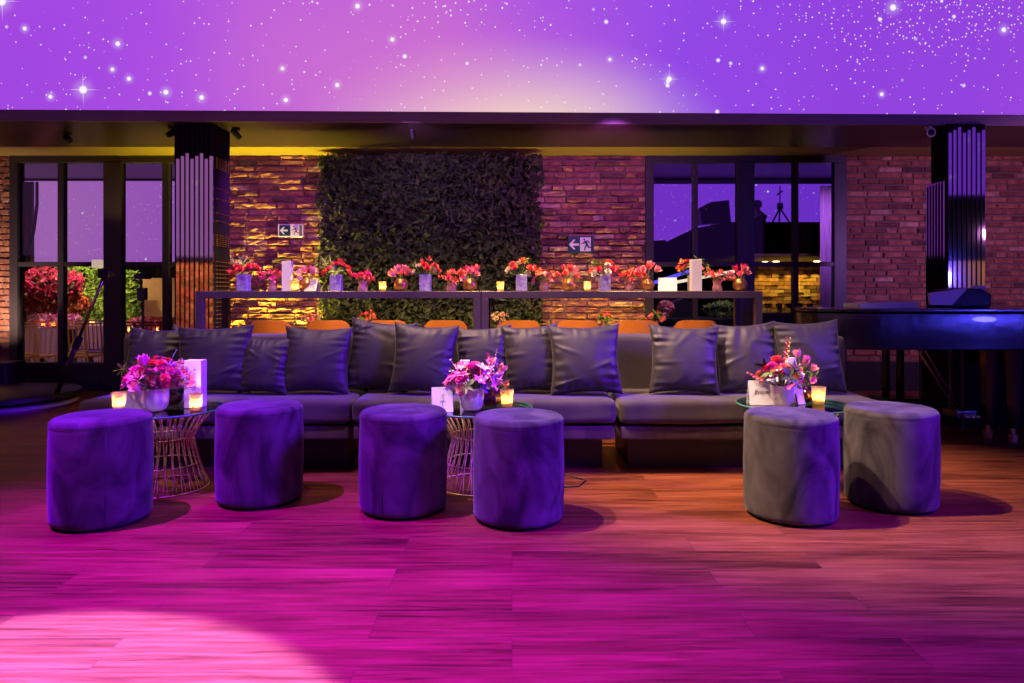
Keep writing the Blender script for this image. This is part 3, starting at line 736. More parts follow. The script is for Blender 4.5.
# things right behind the left half of the second window
bt = empty('side_table', (PX(700, 9.2), 9.4, 0), label='dark dressed table behind the window, beyond the high console end', cat='table')
box('table_top', 'black', -.75, .75, -.3, .3, PZ(318, 9.2) - .03, PZ(318, 9.2), bt, bevel=.005)
for sx in (-1, 1):
    for sy in (-1, 1): box('leg', 'black', sx * .7 - .02, sx * .7 + .02, sy * .26 - .02, sy * .26 + .02, FZ, PZ(318, 9.2) - .03, bt)
bk = MB().prism([(PX(674, 9.2), PZ(317.8, 9.2)), (PX(676, 9.2), PZ(302, 9.2)), (PX(684, 9.2), PZ(299, 9.2)), (PX(698, 9.2), PZ(303, 9.2)), (PX(701, 9.2), PZ(317.8, 9.2))], 9.3, 9.55).build('ice_bucket', 'steel', bevel=.01)
tag(bk, 'dark rounded bucket on the table behind the window', 'bucket')
bank('table_flowers', 'bank_pink', 300, blobfn((PX(665, 9.4), 9.35, PZ(309, 9.4)), .12, .1, .11), .03, 'mauve flowers beside the dark bucket behind the window', 'flower arrangement', seed=12)
bank('table_flowers', 'bank_green', 400, blobfn((PX(722, 9.4), 9.4, PZ(309, 9.4)), .24, .1, .11), .03, 'greenish low flowers past the slim mullion behind the window', 'flower arrangement', seed=13)
for i in range(8):
    o = bpy.data.objects.new('wine_glass', gm); C.objects.link(o); o.location = (PX(706 + i * 5, 9.3), 9.3 - .1 * (i % 2), PZ(318, 9.2))
    tag(o, 'clear stemmed glass on the dark table behind the window', 'glass', 'glasses on the table behind the window')
tb = MB().tube([P(653, 283, 9.9), P(690, 271, 9.9)], .025, 8).build('light_tube', 'ledblue'); tag(tb, 'slanting blue light tube behind the window above the white tent card', 'light')
tb = MB().tube([P(672, 283, 9.6), P(735, 271, 9.6)], .022, 8).build('light_tube', 'ledwarm'); tag(tb, 'slanting warm white light tube behind the white menu tower', 'light')

# ------------------------------------------------------------------ mirrored pillars
def pillar(name, x0, y0, w, dpt, label, caps, side):
    root = empty(name, (x0 + w / 2, y0 + dpt / 2, 0), label=label, cat='pillar')
    ox, oy = x0 + w / 2, y0 + dpt / 2
    H = 2.598
    box('core', 'matt_black', x0 + .04 - ox, x0 + w - .04 - ox, .04 - dpt / 2, dpt / 2, 0, H, root)
    n = 8; sw = w / n
    for k in range(n):
        xa = x0 + k * sw + .004 - ox; xb = xa + sw - .008; zc = caps + .025 * ((k * 7) % 3 - 1)
        s = MB().box(xa, xb, -dpt / 2 - .012, .01 - dpt / 2, 0, zc).build('mirror_slat', 'mirror', root, bevel=.003)
        if zc < H - .01: MB().box(xa, xb, -dpt / 2 - .008, .01 - dpt / 2, zc, H).build('dark_reflection_slat', 'dull_black', root, bevel=.003)  # dark upper slats painted in for the dark top of the reflection
        MB().box(xa - .008, xa - .001, -dpt / 2 - .018, .02 - dpt / 2, 0, H).build('fin', 'matt_black', root)
    sx = 1 if side > 0 else -1
    m = 7; sd = dpt / m
    for k in range(m):
        ya = -dpt / 2 + k * sd + .02
        # louvred slats on the face turned towards the hall centre
        cx = sx * (w / 2 - .01)
        c, s_ = math.cos(.62), math.sin(.62)
        h = sd * .46
        a = Vector((cx - h * c * -sx * 0 - 0, ya, 0))
        p0 = Vector((cx - sx * 0.02, ya)); p1 = Vector((cx + sx * .022, ya + sd * .35))
        t = .004
        mb = MB(); z0, z1 = (0, H) if side > 0 else (0, PZ(183, 6.3))
        mb.add([(p0.x, p0.y, z0), (p1.x, p1.y, z0), (p1.x, p1.y + t, z0), (p0.x, p0.y + t, z0), (p0.x, p0.y, z1), (p1.x, p1.y, z1), (p1.x, p1.y + t, z1), (p0.x, p0.y + t, z1)],
               [(0, 1, 5, 4), (1, 2, 6, 5), (2, 3, 7, 6), (3, 0, 4, 7), (4, 5, 6, 7), (3, 2, 1, 0)])
        mb.build('side_slat', 'dull_black' if side > 0 else 'mirror', root)
    if side > 0:
        rb = MB()
        for z in [PZ(y, 6.3) for y in list(range(160, 172, 2)) + list(range(236, 248, 2)) + list(range(262, 330, 4)) + [190, 200, 214, 222]]:
            for q in range(5): rb.box(w / 2 + .006, w / 2 + .014, -dpt / 2 + .03 + q * .06, -dpt / 2 + .06 + q * .06, z - .006, z + .003)
        rb.build('lattice', 'gold', root)
    return root
PW = PX(214, 6.15) - PX(176, 6.15)
pillar('mirrored_pillar', PX(176, 6.15), 6.15, PW, .32, 'square pillar clad in bronze mirror slats between the window and the yellow-lit brick', PZ(156, 6.15), 1)
pillar('mirrored_pillar', PX(947, 6.15), 6.15, PW, .30, 'square mirror-slatted pillar rising behind the black piano', PZ(130, 6.15), -1)

# ------------------------------------------------------------------ vertical garden
vg = empty('vertical_garden', (0, WY - .15, 0), label='tall dark leafy vertical garden covering the middle of the brick wall', cat='plant wall')
GX0, GX1 = PX(326, 7.5), PX(536, 7.5)
box('backing', 'matt_black', GX0 + .05, GX1 - .05, -.12, .05, .35, 2.52, vg)
def gfn(r):
    x = r.uniform(GX0 - .05, GX1 + .05); z = r.uniform(.35, 2.55)
    ins = min(x - GX0, GX1 - x, .3); y = -.14 - .10 * max(0, min(1, ins / .2)) + r.uniform(-.05, .06) - .06 * noise.noise(Vector((x * 3, 0, z * 3)))
    x += .06 * noise.noise(Vector((0, 5, z * 4))) * (1 if ins < .15 else 0)
    return (x, y, z)
bank('leaves', 'garden', 15000, gfn, .042, parent=vg, seed=21)

# unseen things across the hall, placed for the mirrored slats and lacquer to reflect
blc = box('far_balcony', 'matt_black', 9, 20, -9.3, -9, 0, 4.05); tag(blc, 'dark balcony across the hall, caught in the slats of the pillar behind the piano', 'balcony')
fb = bank('flower_wall', 'bank_coral', 5200, rectfn(-10.5, -5.5, -5.0, .0, 1.75, .1), .09, 'wall of coral blossoms across the hall, caught in the bronze slats', 'flower wall', seed=31)
gc = curtain('curtain', 'curtain_gold', 9.5, 18, -8.7, .02, 2.0, 'gold curtain added across the hall for the pillar behind the piano to mirror', 24, .08)

# ------------------------------------------------------------------ exit signs
def exit_sign(cx, cz, w, h, label, border):
    root = empty('exit_sign', (cx, WY - .055, cz), label=label, cat='sign')
    MB().box(-w / 2, w / 2, -.012, .03, -h / 2, h / 2).build('plate', 'sign_white' if border else 'sign_green', root)
    b = .012 if border else 0
    y = -.014
    MB().box(-w / 2 + b, -.002 if border else -.01, y, y + .004, -h / 2 + b, h / 2 - b).build('green_field', 'sign_green', root)
    if not border: MB().box(-.01, w / 2 - .035, y, y + .004, -h / 2 + .02, h / 2 - .015).build('white_field', 'sign_white', root)
    # arrow
    ax = -w * .27; s = h * .30
    arr = [(ax - s, 0), (ax - s * .1, s * .95), (ax + s * .3, s * .95), (ax - s * .3, s * .22), (ax + s, s * .22), (ax + s, -s * .22), (ax - s * .3, -s * .22), (ax + s * .3, -s * .95), (ax - s * .1, -s * .95)]
    MB().prism(arr, y - .003, y).build('arrow', 'sign_white', root)
    mx = w * .20; k = h * .42
    man = MB()
    def seg(a, b, r): man.tube([(mx + a[0] * k, y - .002, a[1] * k), (mx + b[0] * k, y - .002, b[1] * k)], r * k, 6)
    man.lathe([(.001, -.13 * k), (.10 * k, -.08 * k), (.13 * k, 0), (.10 * k, .08 * k), (.001, .13 * k)], 10, (mx - .28 * k, y - .002, .72 * k))
    seg((-.2, .5), (.12, .0), .15); seg((-.2, .48), (.30, .45), .07); seg((.30, .45), (.42, .2), .06); seg((-.2, .45), (-.42, .12), .07); seg((-.42, .12), (-.70, .12), .06)
    seg((.12, 0), (-.15, -.35), .10); seg((-.15, -.35), (-.25, -.85), .08); seg((.12, 0), (.32, -.42), .10); seg((.32, -.42), (.70, -.42), .07)
    o = man.build('running_figure', 'ink' if border else 'sign_green', root)
    o.scale = (1, .25, 1); o.location = (0, (y - .002) * .75, 0)
    if border: MB().box(w / 2 - b - .03, w / 2 - b, y, y + .004, -h / 2 + b, h / 2 - b).build('door_symbol', 'ink', root)
exit_sign(PX(290.5, 7.63), PZ(230.5, 7.63), 25 / F * 7.63, 13 / F * 7.63, 'white-bordered exit sign with arrow and running figure on yellow-lit brick', True)
exit_sign(PX(581, 7.63), PZ(244.5, 7.63), 26 / F * 7.63, 17 / F * 7.63, 'borderless dark blue exit sign on the brick beside the vertical garden', False)

# ------------------------------------------------------------------ ceiling fixtures
def spotlight(px, py, d, label, tilt, aim, mat='black', sc_=1):
    root = empty('ceiling_spotlight', (PX(px, d), d, 2.6), aim, label, 'light'); root.scale = (sc_,) * 3
    MB().lathe([(.035, -.02), (.035, 0)], 14).build('mount', mat, root, smooth=False)
    MB().tube([(0, 0, -.02), (0, 0, -.05)], .01, 6).build('stem', mat, root)
    h = MB().lathe([(.024, -.05), (.028, -.048), (.028, .04), (.02, .05), (.001, .052)], 16).build('lamp_head', mat, root, smooth=True, angle=.6)
    h.location = (0, 0, -.055); h.rotation_euler = (tilt, 0, 0)
    l = MB().lathe([(.02, -.0515), (.02, -.049)], 14).build('lens', 'chrome', h)
    return root
spotlight(68, 128, 6.5, 'black track spotlight on the dark soffit above the window', -1.0, .9)
spotlight(412, 126, 6.4, 'tiny spotlight on the soffit above the vertical garden', .6, 0, 'black', .7)
spotlight(172, 124, 6.25, 'small spotlight beside the pillar top, window side', .9, 2.2, 'steel')
spotlight(236, 127, 6.3, 'small spotlight beside the pillar top, over the yellow-lit brick', -.9, 2.6)
cr_ = empty('ceiling_camera', (PX(925, 6.3), 6.25, 2.6), label='round white-ringed camera on the soffit beside the pillar behind the piano', cat='camera')
MB().lathe([(.03, -.03), (.03, 0)], 14).build('mount', 'white', cr_)
rg = MB().tube([(.038 * math.cos(a * PI / 8), 0, .038 * math.sin(a * PI / 8)) for a in range(16)], .009, 6, closed=True).build('ring', 'white', cr_, smooth=True); rg.location = (0, -.04, -.06)
rr_ = MB().lathe([(.03, 0), (.03, .05)], 14).build('lens', 'black', cr_); rr_.rotation_euler = (-PI / 2, 0, 0); rr_.location = (0, -.03, -.06)

# ------------------------------------------------------------------ sofas
def rounded(x0, x1, y0, y1, z0, z1, r=.04, sag=0, seed=0, nx=30, ny=14, nz=6, amp=.006):
    """soft cushion block"""
    bm = bmesh.new(); bmesh.ops.create_cube(bm, size=1)
    bmesh.ops.subdivide_edges(bm, edges=bm.edges[:], cuts=11, use_grid_fill=True)
    sx, sy, sz = (x1 - x0) / 2, (y1 - y0) / 2, (z1 - z0) / 2
    me = bpy.data.meshes.new('cushion')
    for v in bm.verts:
        c = v.co * 2
        p = [c.x, c.y, c.z]
        # spread rows toward the edges so the rounding is crisp
        q = [math.copysign(1 - (1 - abs(t)) ** 1.6, t) for t in p]
        pos = Vector((q[0] * sx, q[1] * sy, q[2] * sz))
        inner = Vector((max(-sx + r, min(sx - r, pos.x)), max(-sy + r, min(sy - r, pos.y)), max(-sz + r, min(sz - r, pos.z))))
        dlt = pos - inner
        if dlt.length > r: pos = inner + dlt.normalized() * r
        w = Vector((pos.x * 4, pos.y * 6, pos.z * 14 + seed))
        pos.z += amp * noise.noise(w) + (sag * (1 - (pos.x / sx) ** 2) if pos.z > 0 else 0)
        pos.y += amp * 1.2 * noise.noise(w + Vector((9, 3, 1)))
        v.co = pos + Vector(((x0 + x1) / 2, (y0 + y1) / 2, (z0 + z1) / 2))
    bm.to_mesh(me); bm.free()
    for p in me.polygons: p.use_smooth = True
    return me
SY0, SY1, SB = 4.15, 4.95, 4.62
def sofa(xa, xb, label, seed):
    root = empty('sofa_module', ((xa + xb) / 2, (SY0 + SY1) / 2, 0), label=label, cat='sofa')
    w = (xb - xa) / 2 - .006; oy = (SY0 + SY1) / 2
    y0, y1, yb = SY0 - oy, SY1 - oy, SB - oy
    me = rounded(-w, w, y0, yb + .1, .31, .455, .035, .004, seed); me.materials.append(M['sofa']); child('seat_cushion', me, root)
    b2 = MB().box(-w + .01, w - .01, y0 + .02, y1, .215, .295).build('base_band', 'sofa_band', root, bevel=.012, smooth=True)
    me = rounded(-w, w, yb, y1 - .04, .31, .815, .035, 0, seed + 3, amp=.004); me.materials.append(M['sofa']); child('backrest', me, root)
    MB().box(-w + .02, w - .02, y0 + .05, y1 - .02, .29, .32).build('seat_deck', 'matt_black', root)
    MB().box(-w + .09, w - .06, 4.37 - oy, y1 - .05, 0, .215).build('plinth', 'plinth', root)
    return root
sofa(-2.62, -.974, 'grey velvet sofa section nearest the window, behind the first coffee table', 1)
sofa(-.974, .6375, 'middle grey velvet sofa section, behind the second coffee table', 7)
sofa(.6375, 2.245, 'grey velvet sofa section nearest the piano, with a bare backrest patch', 13)

# ------------------------------------------------------------------ pillows
def pillow_mesh(w, h, t, seed, sag=.0, wr=1.0):
    n = 60; rnd = random.Random(seed); vs = []; fs = []
    ph = [rnd.uniform(0, 6.28) for _ in range(8)]
    diag = rnd.choice([-1, 1]) * rnd.uniform(.5, 1)
    for side in (1, -1):
        for i in range(n + 1):
            for j in range(n + 1):
                u = -1 + 2 * i / n; v = -1 + 2 * j / n
                u = math.sin(u * PI / 2) * .55 + u * .45; v = math.sin(v * PI / 2) * .55 + v * .45
                pin = .11
                x = u * (1 - pin * (1 - v * v) * abs(u) ** 2); z = v * (1 - pin * (1 - u * u) * abs(v) ** 2)
                th = max(0, (1 - u ** 2) * (1 - v ** 2)) ** .5
                eu, ev = abs(u), abs(v)
                # gathers along the seams
                nu = noise.noise(Vector((v * 3, seed, 1 if u > 0 else 7))); nv = noise.noise(Vector((u * 3, seed, 3 if v > 0 else 9)))
                ga = .13 * max(0, .35 + nu) * (eu ** 3.2) * (1 - eu ** 14) * math.sin(24 * v + ph[0] + 3 * math.sin(2.6 * v + ph[1])) + .06 * max(0, .35 + nv) * (ev ** 4) * (1 - ev ** 14) * math.sin(20 * u + ph[2] + 3 * math.sin(3 * u + ph[3]))
                # folds running from the corners
                q = (u * .8 + diag * v * .7) * 6 + 2.2 * noise.noise(Vector((u * 1.6, v * 1.6, seed)))
                fo = .05 * max(0, math.sin(q + ph[4])) ** 2 * noise.noise(Vector((u * 1.2 + 5, v * 1.2, seed * 1.3))) 
                fo += .028 * math.sin(9 * (v * .35 * diag + u) + 4 * noise.noise(Vector((u, v, seed))) + ph[5]) * max(0, noise.noise(Vector((u * 1.1 + 3, v * 1.1, seed * 2.1)))) * (1 if wr > .8 else .4)
                # creases that start at a side seam and die out towards the middle
                for qq in range(3):
                    cv = -.7 + .62 * qq + .2 * math.sin(ph[qq]); sl = .5 * math.sin(ph[qq + 3] * 2)
                    dv = (v - cv - sl * (1 - eu)) ; sg = 1 if (qq + seed) % 2 else -1
                    if u * sg > 0: fo += .030 * math.exp(-(dv / .045) ** 2) * min(1, eu * 1.6) * (1 - eu ** 8)
                yy = side * (th * (1 + sag * v * -1) * t + (ga * 1.3 + fo * 2.0) * wr * t * 1.6 * min(1, th * 2))
                vs.append((x * w / 2, -yy, z * h / 2))
    m = (n + 1) * (n + 1)
    for s in range(2):
        for i in range(n):
            for j in range(n):
                a = s * m + i * (n + 1) + j
                fs.append((a, a + 1, a + n + 2, a + n + 1))
    me = bpy.data.meshes.new('pillow'); me.from_pydata(vs, [], fs)
    bm = bmesh.new(); bm.from_mesh(me); bmesh.ops.remove_doubles(bm, verts=bm.verts, dist=.0012); bmesh.ops.recalc_face_normals(bm, faces=bm.faces); bm.to_mesh(me); bm.free()
    for p in me.polygons: p.use_smooth = True
    me.materials.append(M['pillow'])
    return me
pill = [  # px0 px1 pytop pybottom depth roll label
    (126, 182, 338, 397, 4.52, .03, 'satin cushion at the sofa end nearest the window, behind the bouquet'),
    (176, 252, 333, 396, 4.42, -.04, 'large satin cushion behind the tall white menu tower on the first coffee table'),
    (160, 208, 330, 385, 4.60, .35, 'satin cushion tucked behind the large one, one corner poking above'),
    (241, 290, 344, 397, 4.40, .04, 'smallest satin cushion, low between two larger ones'),
    (284, 350, 335, 397, 4.42, .02, 'plump square cushion directly above the second stool from the window'),
    (348, 412, 328, 394, 4.52, .10, 'creased cushion with a raised pointed corner, behind its neighbour'),
    (392, 456, 332, 397, 4.40, .05, 'smooth cushion just before the white tent card with a black motif'),
    (456, 512, 334, 395, 4.50, -.06, 'cushion directly behind the pink bouquet of the middle coffee table'),
    (503, 558, 333, 396, 4.46, -.05, 'creased cushion right after the middle bouquet, over the amber candle'),
    (550, 620, 332, 397, 4.38, -.03, 'gathered cushion next to the bare stretch of backrest'),
    (650, 718, 331, 395, 4.40, .03, 'heavily wrinkled cushion on the other side of the bare backrest'),
    (662, 712, 329, 380, 4.58, .2, 'cushion hidden behind the heavily wrinkled one, only its corner showing'),
    (716, 778, 330, 395, 4.46, -.05, 'cushion behind the white tent card of the coffee table nearest the piano'),
    (776, 842, 329, 397, 4.42, -.03, 'cushion at the sofa end nearest the piano, behind tulips'),
]
for i, (a, b, t, bt_, d, roll, lab) in enumerate(pill):
    w = (b - a) / F * d * 1.04; h = (bt_ - t) / F * d * 1.10
    tz = .085 if h > .38 else .075
    me = pillow_mesh(w, h, tz, i + 1, .25, 1.0 if i not in (4, 6) else .6)
    o = bpy.data.objects.new('cushion', me); C.objects.link(o)
    cz = .457 + h / 2 * math.cos(.2)
    o.location = (PX((a + b) / 2, d), d, cz); o.rotation_euler = (-.20, roll, random.uniform(-.06, .06))
    tag(o, lab, 'cushion')

# ------------------------------------------------------------------ stools
def stool_mesh():
    r, h, e = .221, .508, .03
    prof = [(.001, 0.012), (r - .02, .012), (r - .004, .02), (r, .035)]
    for k in range(9): prof.append((r + .004 * math.sin(PI * k / 8), .06 + (h - e - .09) * k / 8))
    prof += [(r + .0008, h - e - .008), (r - .0006, h - e - .004), (r + .0008, h - e)]
    for k in range(7):
        a = PI / 2 * (k + 1) / 7
        prof.append((r - e + e * math.cos(a) + .001, h - e + e * math.sin(a)))
    prof += [(r * .6, h + .004), (r * .3, h + .007), (.001, h + .008)]
    mb = MB().lathe(prof, 72)
    me = mb.mesh('upholstered_drum', 'velvet', True)
    for v in me.vertices:
        n1 = noise.noise(Vector((v.co.x * 5, v.co.y * 5, v.co.z * 4)))
        k = 1 + .008 * n1
        v.co.x *= k; v.co.y *= k
    return me
smesh = stool_mesh()
foot = MB().lathe([(.205, 0), (.205, .014)], 48).mesh('foot_ring', 'matt_black')
seam = MB().tube([(.2212 * math.cos(a * 2 * PI / 64), .2212 * math.sin(a * 2 * PI / 64), .474) for a in range(64)], .0014, 6, closed=True).mesh('seam', 'velvet', True)
vs_ = MB().tube([(0, -.2215, .04), (0, -.2245, .2), (0, -.2215, .465)], .0012, 5).mesh('side_seam', 'velvet', True)
st_lab = ['round velvet stool nearest the window, deep violet all over', 'round violet velvet stool beside the wire table base, before the low small cushion',
          'round velvet stool with a visible side seam, before the tent card with black motif', 'round velvet stool before the middle table candle, half charcoal half violet',
          'round charcoal velvet stool before the tulip table, casting shade on its neighbour', 'round grey velvet stool nearest the piano with a curved shadow on its side']
base = None
for i, (px, d) in enumerate(((102, 3.375), (260, 3.70), (403.5, 3.545), (518.5, 3.40), (790.5, 3.445), (890.5, 3.625))):
    if base is None:
        base = empty('round_stool', (0, 0, 0), label=st_lab[0], cat='stool')
        child('upholstered_drum', smesh, base); child('foot_ring', foot, base); child('seam', seam, base); child('side_seam', vs_, base)
        o = base
    else:
        o = copy_tree(base); o['label'] = st_lab[i]
    o.location = (PX(px, d), d, 0); o.rotation_euler = (0, 0, [.6, 1.3, -.32, 2.0, .75, 2.6][i])

# ------------------------------------------------------------------ wire coffee tables
def coffee_table(px, d, zt, label, wire='brass'):
    root = empty('coffee_table', (PX(px, d), d, 0), label=label, cat='table')
    R = .31
    MB().lathe([(R - .002, zt - .010), (R - .002, zt)], 72).build('glass_top', 'tabletop', root)
    MB().tube([(R * math.cos(a * 2 * PI / 72), R * math.sin(a * 2 * PI / 72), zt - .005) for a in range(72)], .0052, 6, closed=True).build('glass_edge', 'glass_edge', root, smooth=True)
    def rad(z):
        t = z / (zt - .015)
        if t < .62: u = t / .62; return .235 + (.150 - .235) * (u ** 1.15) - .012 * math.sin(PI * u)
        u = (t - .62) / .38; return .150 + (.262 - .150) * u ** 1.5
    mb = MB(); n = 60
    for k in range(n):
        a = 2 * PI * k / n; pts = []
        for i in range(15):
            z = .006 + (zt - .021) * i / 14; aa = a + .5 * (i / 14) * (1 if k % 2 else -1) * .35
            pts.append((rad(z) * math.cos(aa), rad(z) * math.sin(aa), z))
        mb.tube(pts, .0027, 5)
    mb.build('wire_base', wire, root, smooth=True)
    rg = []
    for z, rr in ((.006, rad(.006)), (.14, rad(.14)), (.29, rad(.29)), (zt - .016, rad(zt - .016))):
        MB().tube([(rr * math.cos(a * 2 * PI / 48), rr * math.sin(a * 2 * PI / 48), z) for a in range(48)], .0045 if z < .1 or z > .4 else .003, 6, closed=True).build('ring', wire, root, smooth=True)
    return root
T1 = (165, 3.915, .450); T2 = (478, 3.965, .450); T3 = (793, 3.98, .466)
coffee_table(*T1, 'gold wire pedestal table with clear top, between the two stools nearest the window')
coffee_table(*T2, 'gold wire pedestal table with clear top, behind the middle pair of stools')
coffee_table(*T3, 'pedestal table with clear top, behind the two stools nearest the piano')

# ------------------------------------------------------------------ high console tables and chairs
def console(xa, xb, label, y0=5.0, y1=5.5):
    root = empty('console_table', ((xa + xb) / 2, (y0 + y1) / 2, 0), label=label, cat='table'); w = (xb - xa) / 2 - .003; dd = (y1 - y0) / 2; t = .052
    MB().box(-w, w, -dd, dd, 1.112 - t, 1.112).build('table_top', 'console', root, bevel=.004)
    for sx in (-1, 1):
        for sy in (-1, 1):
            xx = sx * (w - t / 2); yy = sy * (dd - t / 2)
            MB().box(xx - t / 2, xx + t / 2, yy - t / 2, yy + t / 2, 0, 1.112 - t).build('leg', 'console', root, bevel=.003)
        MB().box(sx * (w - t / 2) - t / 2, sx * (w - t / 2) + t / 2, -dd + t, dd - t, 0, t).build('foot_rail', 'console', root)
    return root
console(PX(195, 5), PX(481, 5), 'high slim console table before the yellow-lit brick and vertical garden')
console(PX(481, 5), PX(763, 5), 'high slim console table running on towards the piano')

def wchair(px, d, label, w=.37):
    root = empty('dining_chair', (PX(px, d), d, 0), random.uniform(-.03, .03), label, 'chair')
    # curved plywood back
    vs = []; fs = []; n = 12; m = 5; hw = w / 2
    for s in (0, 1):
        for i in range(n + 1):
            for j in range(m + 1):
                u = -1 + 2 * i / n; v = j / m
                top = .862 - .055 * abs(u) ** 7; z = .56 + (top - .56) * v
                vs.append((u * hw * (1 - .03 * v), -.20 + .06 * u * u + s * .012 - .03 * v, z))
    k = (n + 1) * (m + 1)
    for i in range(n):
        for j in range(m):
            a = i * (m + 1) + j; fs.append((a, a + 1, a + m + 2, a + m + 1)); b = k + a; fs.append((b, b + m + 1, b + m + 2, b + 1))
    for i in range(n):
        a = i * (m + 1) + m; fs.append((a, k + a, k + a + m + 1, a + m + 1)); a = i * (m + 1); fs.append((a, a + m + 1, k + a + m + 1, k + a))
    for j in range(m):
        a = j; fs.append((a, k + a, k + a + 1, a + 1)); a = n * (m + 1) + j; fs.append((a, a + 1, k + a + 1, k + a))
    MB().add(vs, fs).build('backrest', 'wood_chair', root, smooth=True, angle=.7)
    box('seat', 'wood_chair', -.2, .2, -.2, .2, .44, .46, root, bevel=.01)
    for sx in (-1, 1):
        MB().tube([(sx * .19, -.22, 0), (sx * .16, -.18, .45), (sx * .13, -.205, .62)], .011, 6).build('leg', 'steel', root)
        MB().tube([(sx * .19, .2, 0), (sx * .16, .16, .45)], .011, 6).build('leg', 'steel', root)
    return root
clab = ['beside the first console leg', 'before the edge of the vertical garden', 'third from the console leg, before dark leaves', 'just before the meeting legs of the two consoles',
        'just past the meeting legs of the two consoles', 'before the brick, after the vertical garden ends', 'before the brick, beside the window frame', 'standing alone before the window, nearest the piano']
CD = 6.1
for i, (a, b) in enumerate(((256, 299), (312, 356), (369, 412), (425, 469), (498, 541), (554, 598), (610, 655), (669, 714))):
    wchair((a + b) / 2, CD, 'orange plywood chair ' + clab[i], (b - a) / F * (CD - .2))
lt = empty('dining_table', (PX(485, 6.8), 6.85, 0), label='low long dining table behind the row of orange chairs', cat='table')
box('table_top', 'plinth', -2.05, 1.95, -.35, .35, .70, .74, lt, bevel=.005)
for sx in (-1.95, 0, 1.85):
    for sy in (-.3, .3): box('leg', 'black', sx - .03, sx + .03, sy - .03, sy + .03, 0, .70, lt)

# ------------------------------------------------------------------ flowers
def petal(mb, c, direc, up, L, W, curl=.4, cup=.3, tone=.5, n=4):
    direc = direc.normalized(); side = direc.cross(up).normalized(); up = side.cross(direc).normalized()
    vs = []; fs = []
    for i in range(n + 1):
        t = i / n; wv = W * math.sin(PI * min(1, t * .85 + .12)) ** .8
        p = c + direc * L * t + up * (L * curl * t * t)
        for j in (-1, 0, 1):
            vs.append(p + side * wv * j * .5 + up * (abs(j) * cup * wv * .5))
    for i in range(n):
        for j in range(2):
            a = i * 3 + j; fs.append((a, a + 1, a + 4, a + 3))
    mb.add(vs, fs, tone)
def bloom(kind, seed, R=.03):
    r = random.Random(seed); mb = MB(); Z = Vector((0, 0, 1))
    if kind == 'rose':
        for ring, (k, el, L) in enumerate(((3, 1.35, .55), (4, 1.1, .7), (6, .75, .85), (7, .35, 1), (7, -.1, 1))):
            for i in range(k):
                a = 2 * PI * i / k + ring * .7 + r.uniform(-.15, .15); e = el + r.uniform(-.1, .1)
                d = Vector((math.cos(a) * math.cos(e), math.sin(a) * math.cos(e), math.sin(e)))
                petal(mb, Vector((0, 0, -.15 * R)), d, Z, R * L, R * .85, .35, .5)
    elif kind == 'tulip':
        for i in range(6):
            a = 2 * PI * i / 6 + r.uniform(-.1, .1); e = 1.05 + r.uniform(-.2, .12)
            d = Vector((math.cos(a) * math.cos(e), math.sin(a) * math.cos(e), math.sin(e)))
            petal(mb, Vector((math.cos(a), math.sin(a), 0)) * R * .25, d, -Vector((math.cos(a), math.sin(a), 0)), R * 1.55, R * .95, .22, .4)
    elif kind == 'lily':
        for i in range(6):
            a = 2 * PI * i / 6 + r.uniform(-.2, .2); e = .45 + r.uniform(-.25, .2)
            d = Vector((math.cos(a) * math.cos(e), math.sin(a) * math.cos(e), math.sin(e)))
            petal(mb, Vector((0, 0, 0)), d, Z, R * 1.2, R * .6, -.15, .25)
    elif kind == 'tuft':
        for i in range(20):
            a = r.uniform(0, 2 * PI); e = r.uniform(-.1, 1.4)
            d = Vector((math.cos(a) * math.cos(e), math.sin(a) * math.cos(e), math.sin(e)))
            petal(mb, d * R * .3, d, Z, R * .9, R * .32, .2, .2, n=2)
    elif kind == 'spike':
        for i in range(14):
            z = R * .25 * i; a = i * 2.4; s = R * (.55 - .025 * i)
            d = Vector((math.cos(a), math.sin(a), .5))
            petal(mb, Vector((0, 0, z)), d, Z, s, s * .9, .3, .5, n=2)
    elif kind == 'sprig':
        for i in range(9):
            p = Vector((r.gauss(0, 1), r.gauss(0, 1), r.gauss(0, 1))) * R * .7
            mb.tube([Vector((0, 0, -R * .5)), p], .0008, 3)
            for q in range(4):
                a = q * 1.57; petal(mb, p, Vector((math.cos(a), math.sin(a), .4)), Z, R * .28, R * .24, .2, .3, n=2)
    elif kind == 'leafy':
        for i in range(9):
            a = r.uniform(0, 2 * PI); e = r.uniform(-.2, 1.0)
            d = Vector((math.cos(a) * math.cos(e), math.sin(a) * math.cos(e), math.sin(e)))
            petal(mb, Vector((0, 0, 0)), d, Z, R * 1.7, R * .5, -.2, .2)
    return mb
_bc = {}
def bloom_mesh(kind, col, var=0):
    k = (kind, col, var % 3)
    if k not in _bc:
        mat = FL[col] if col in FL else M[col]
        _bc[k] = bloom(kind, hash((len(kind), len(col), var % 3)) % 1000 if False else len(kind) * 13 + len(col) * 7 + (var % 3) * 5).mesh(kind, mat, True)
    return _bc[k]
NAME = dict(rose='rose', tulip='tulip', lily='lily', tuft='carnation', spike='snapdragon', sprig='blossom_sprig', leafy='leaf_spray')
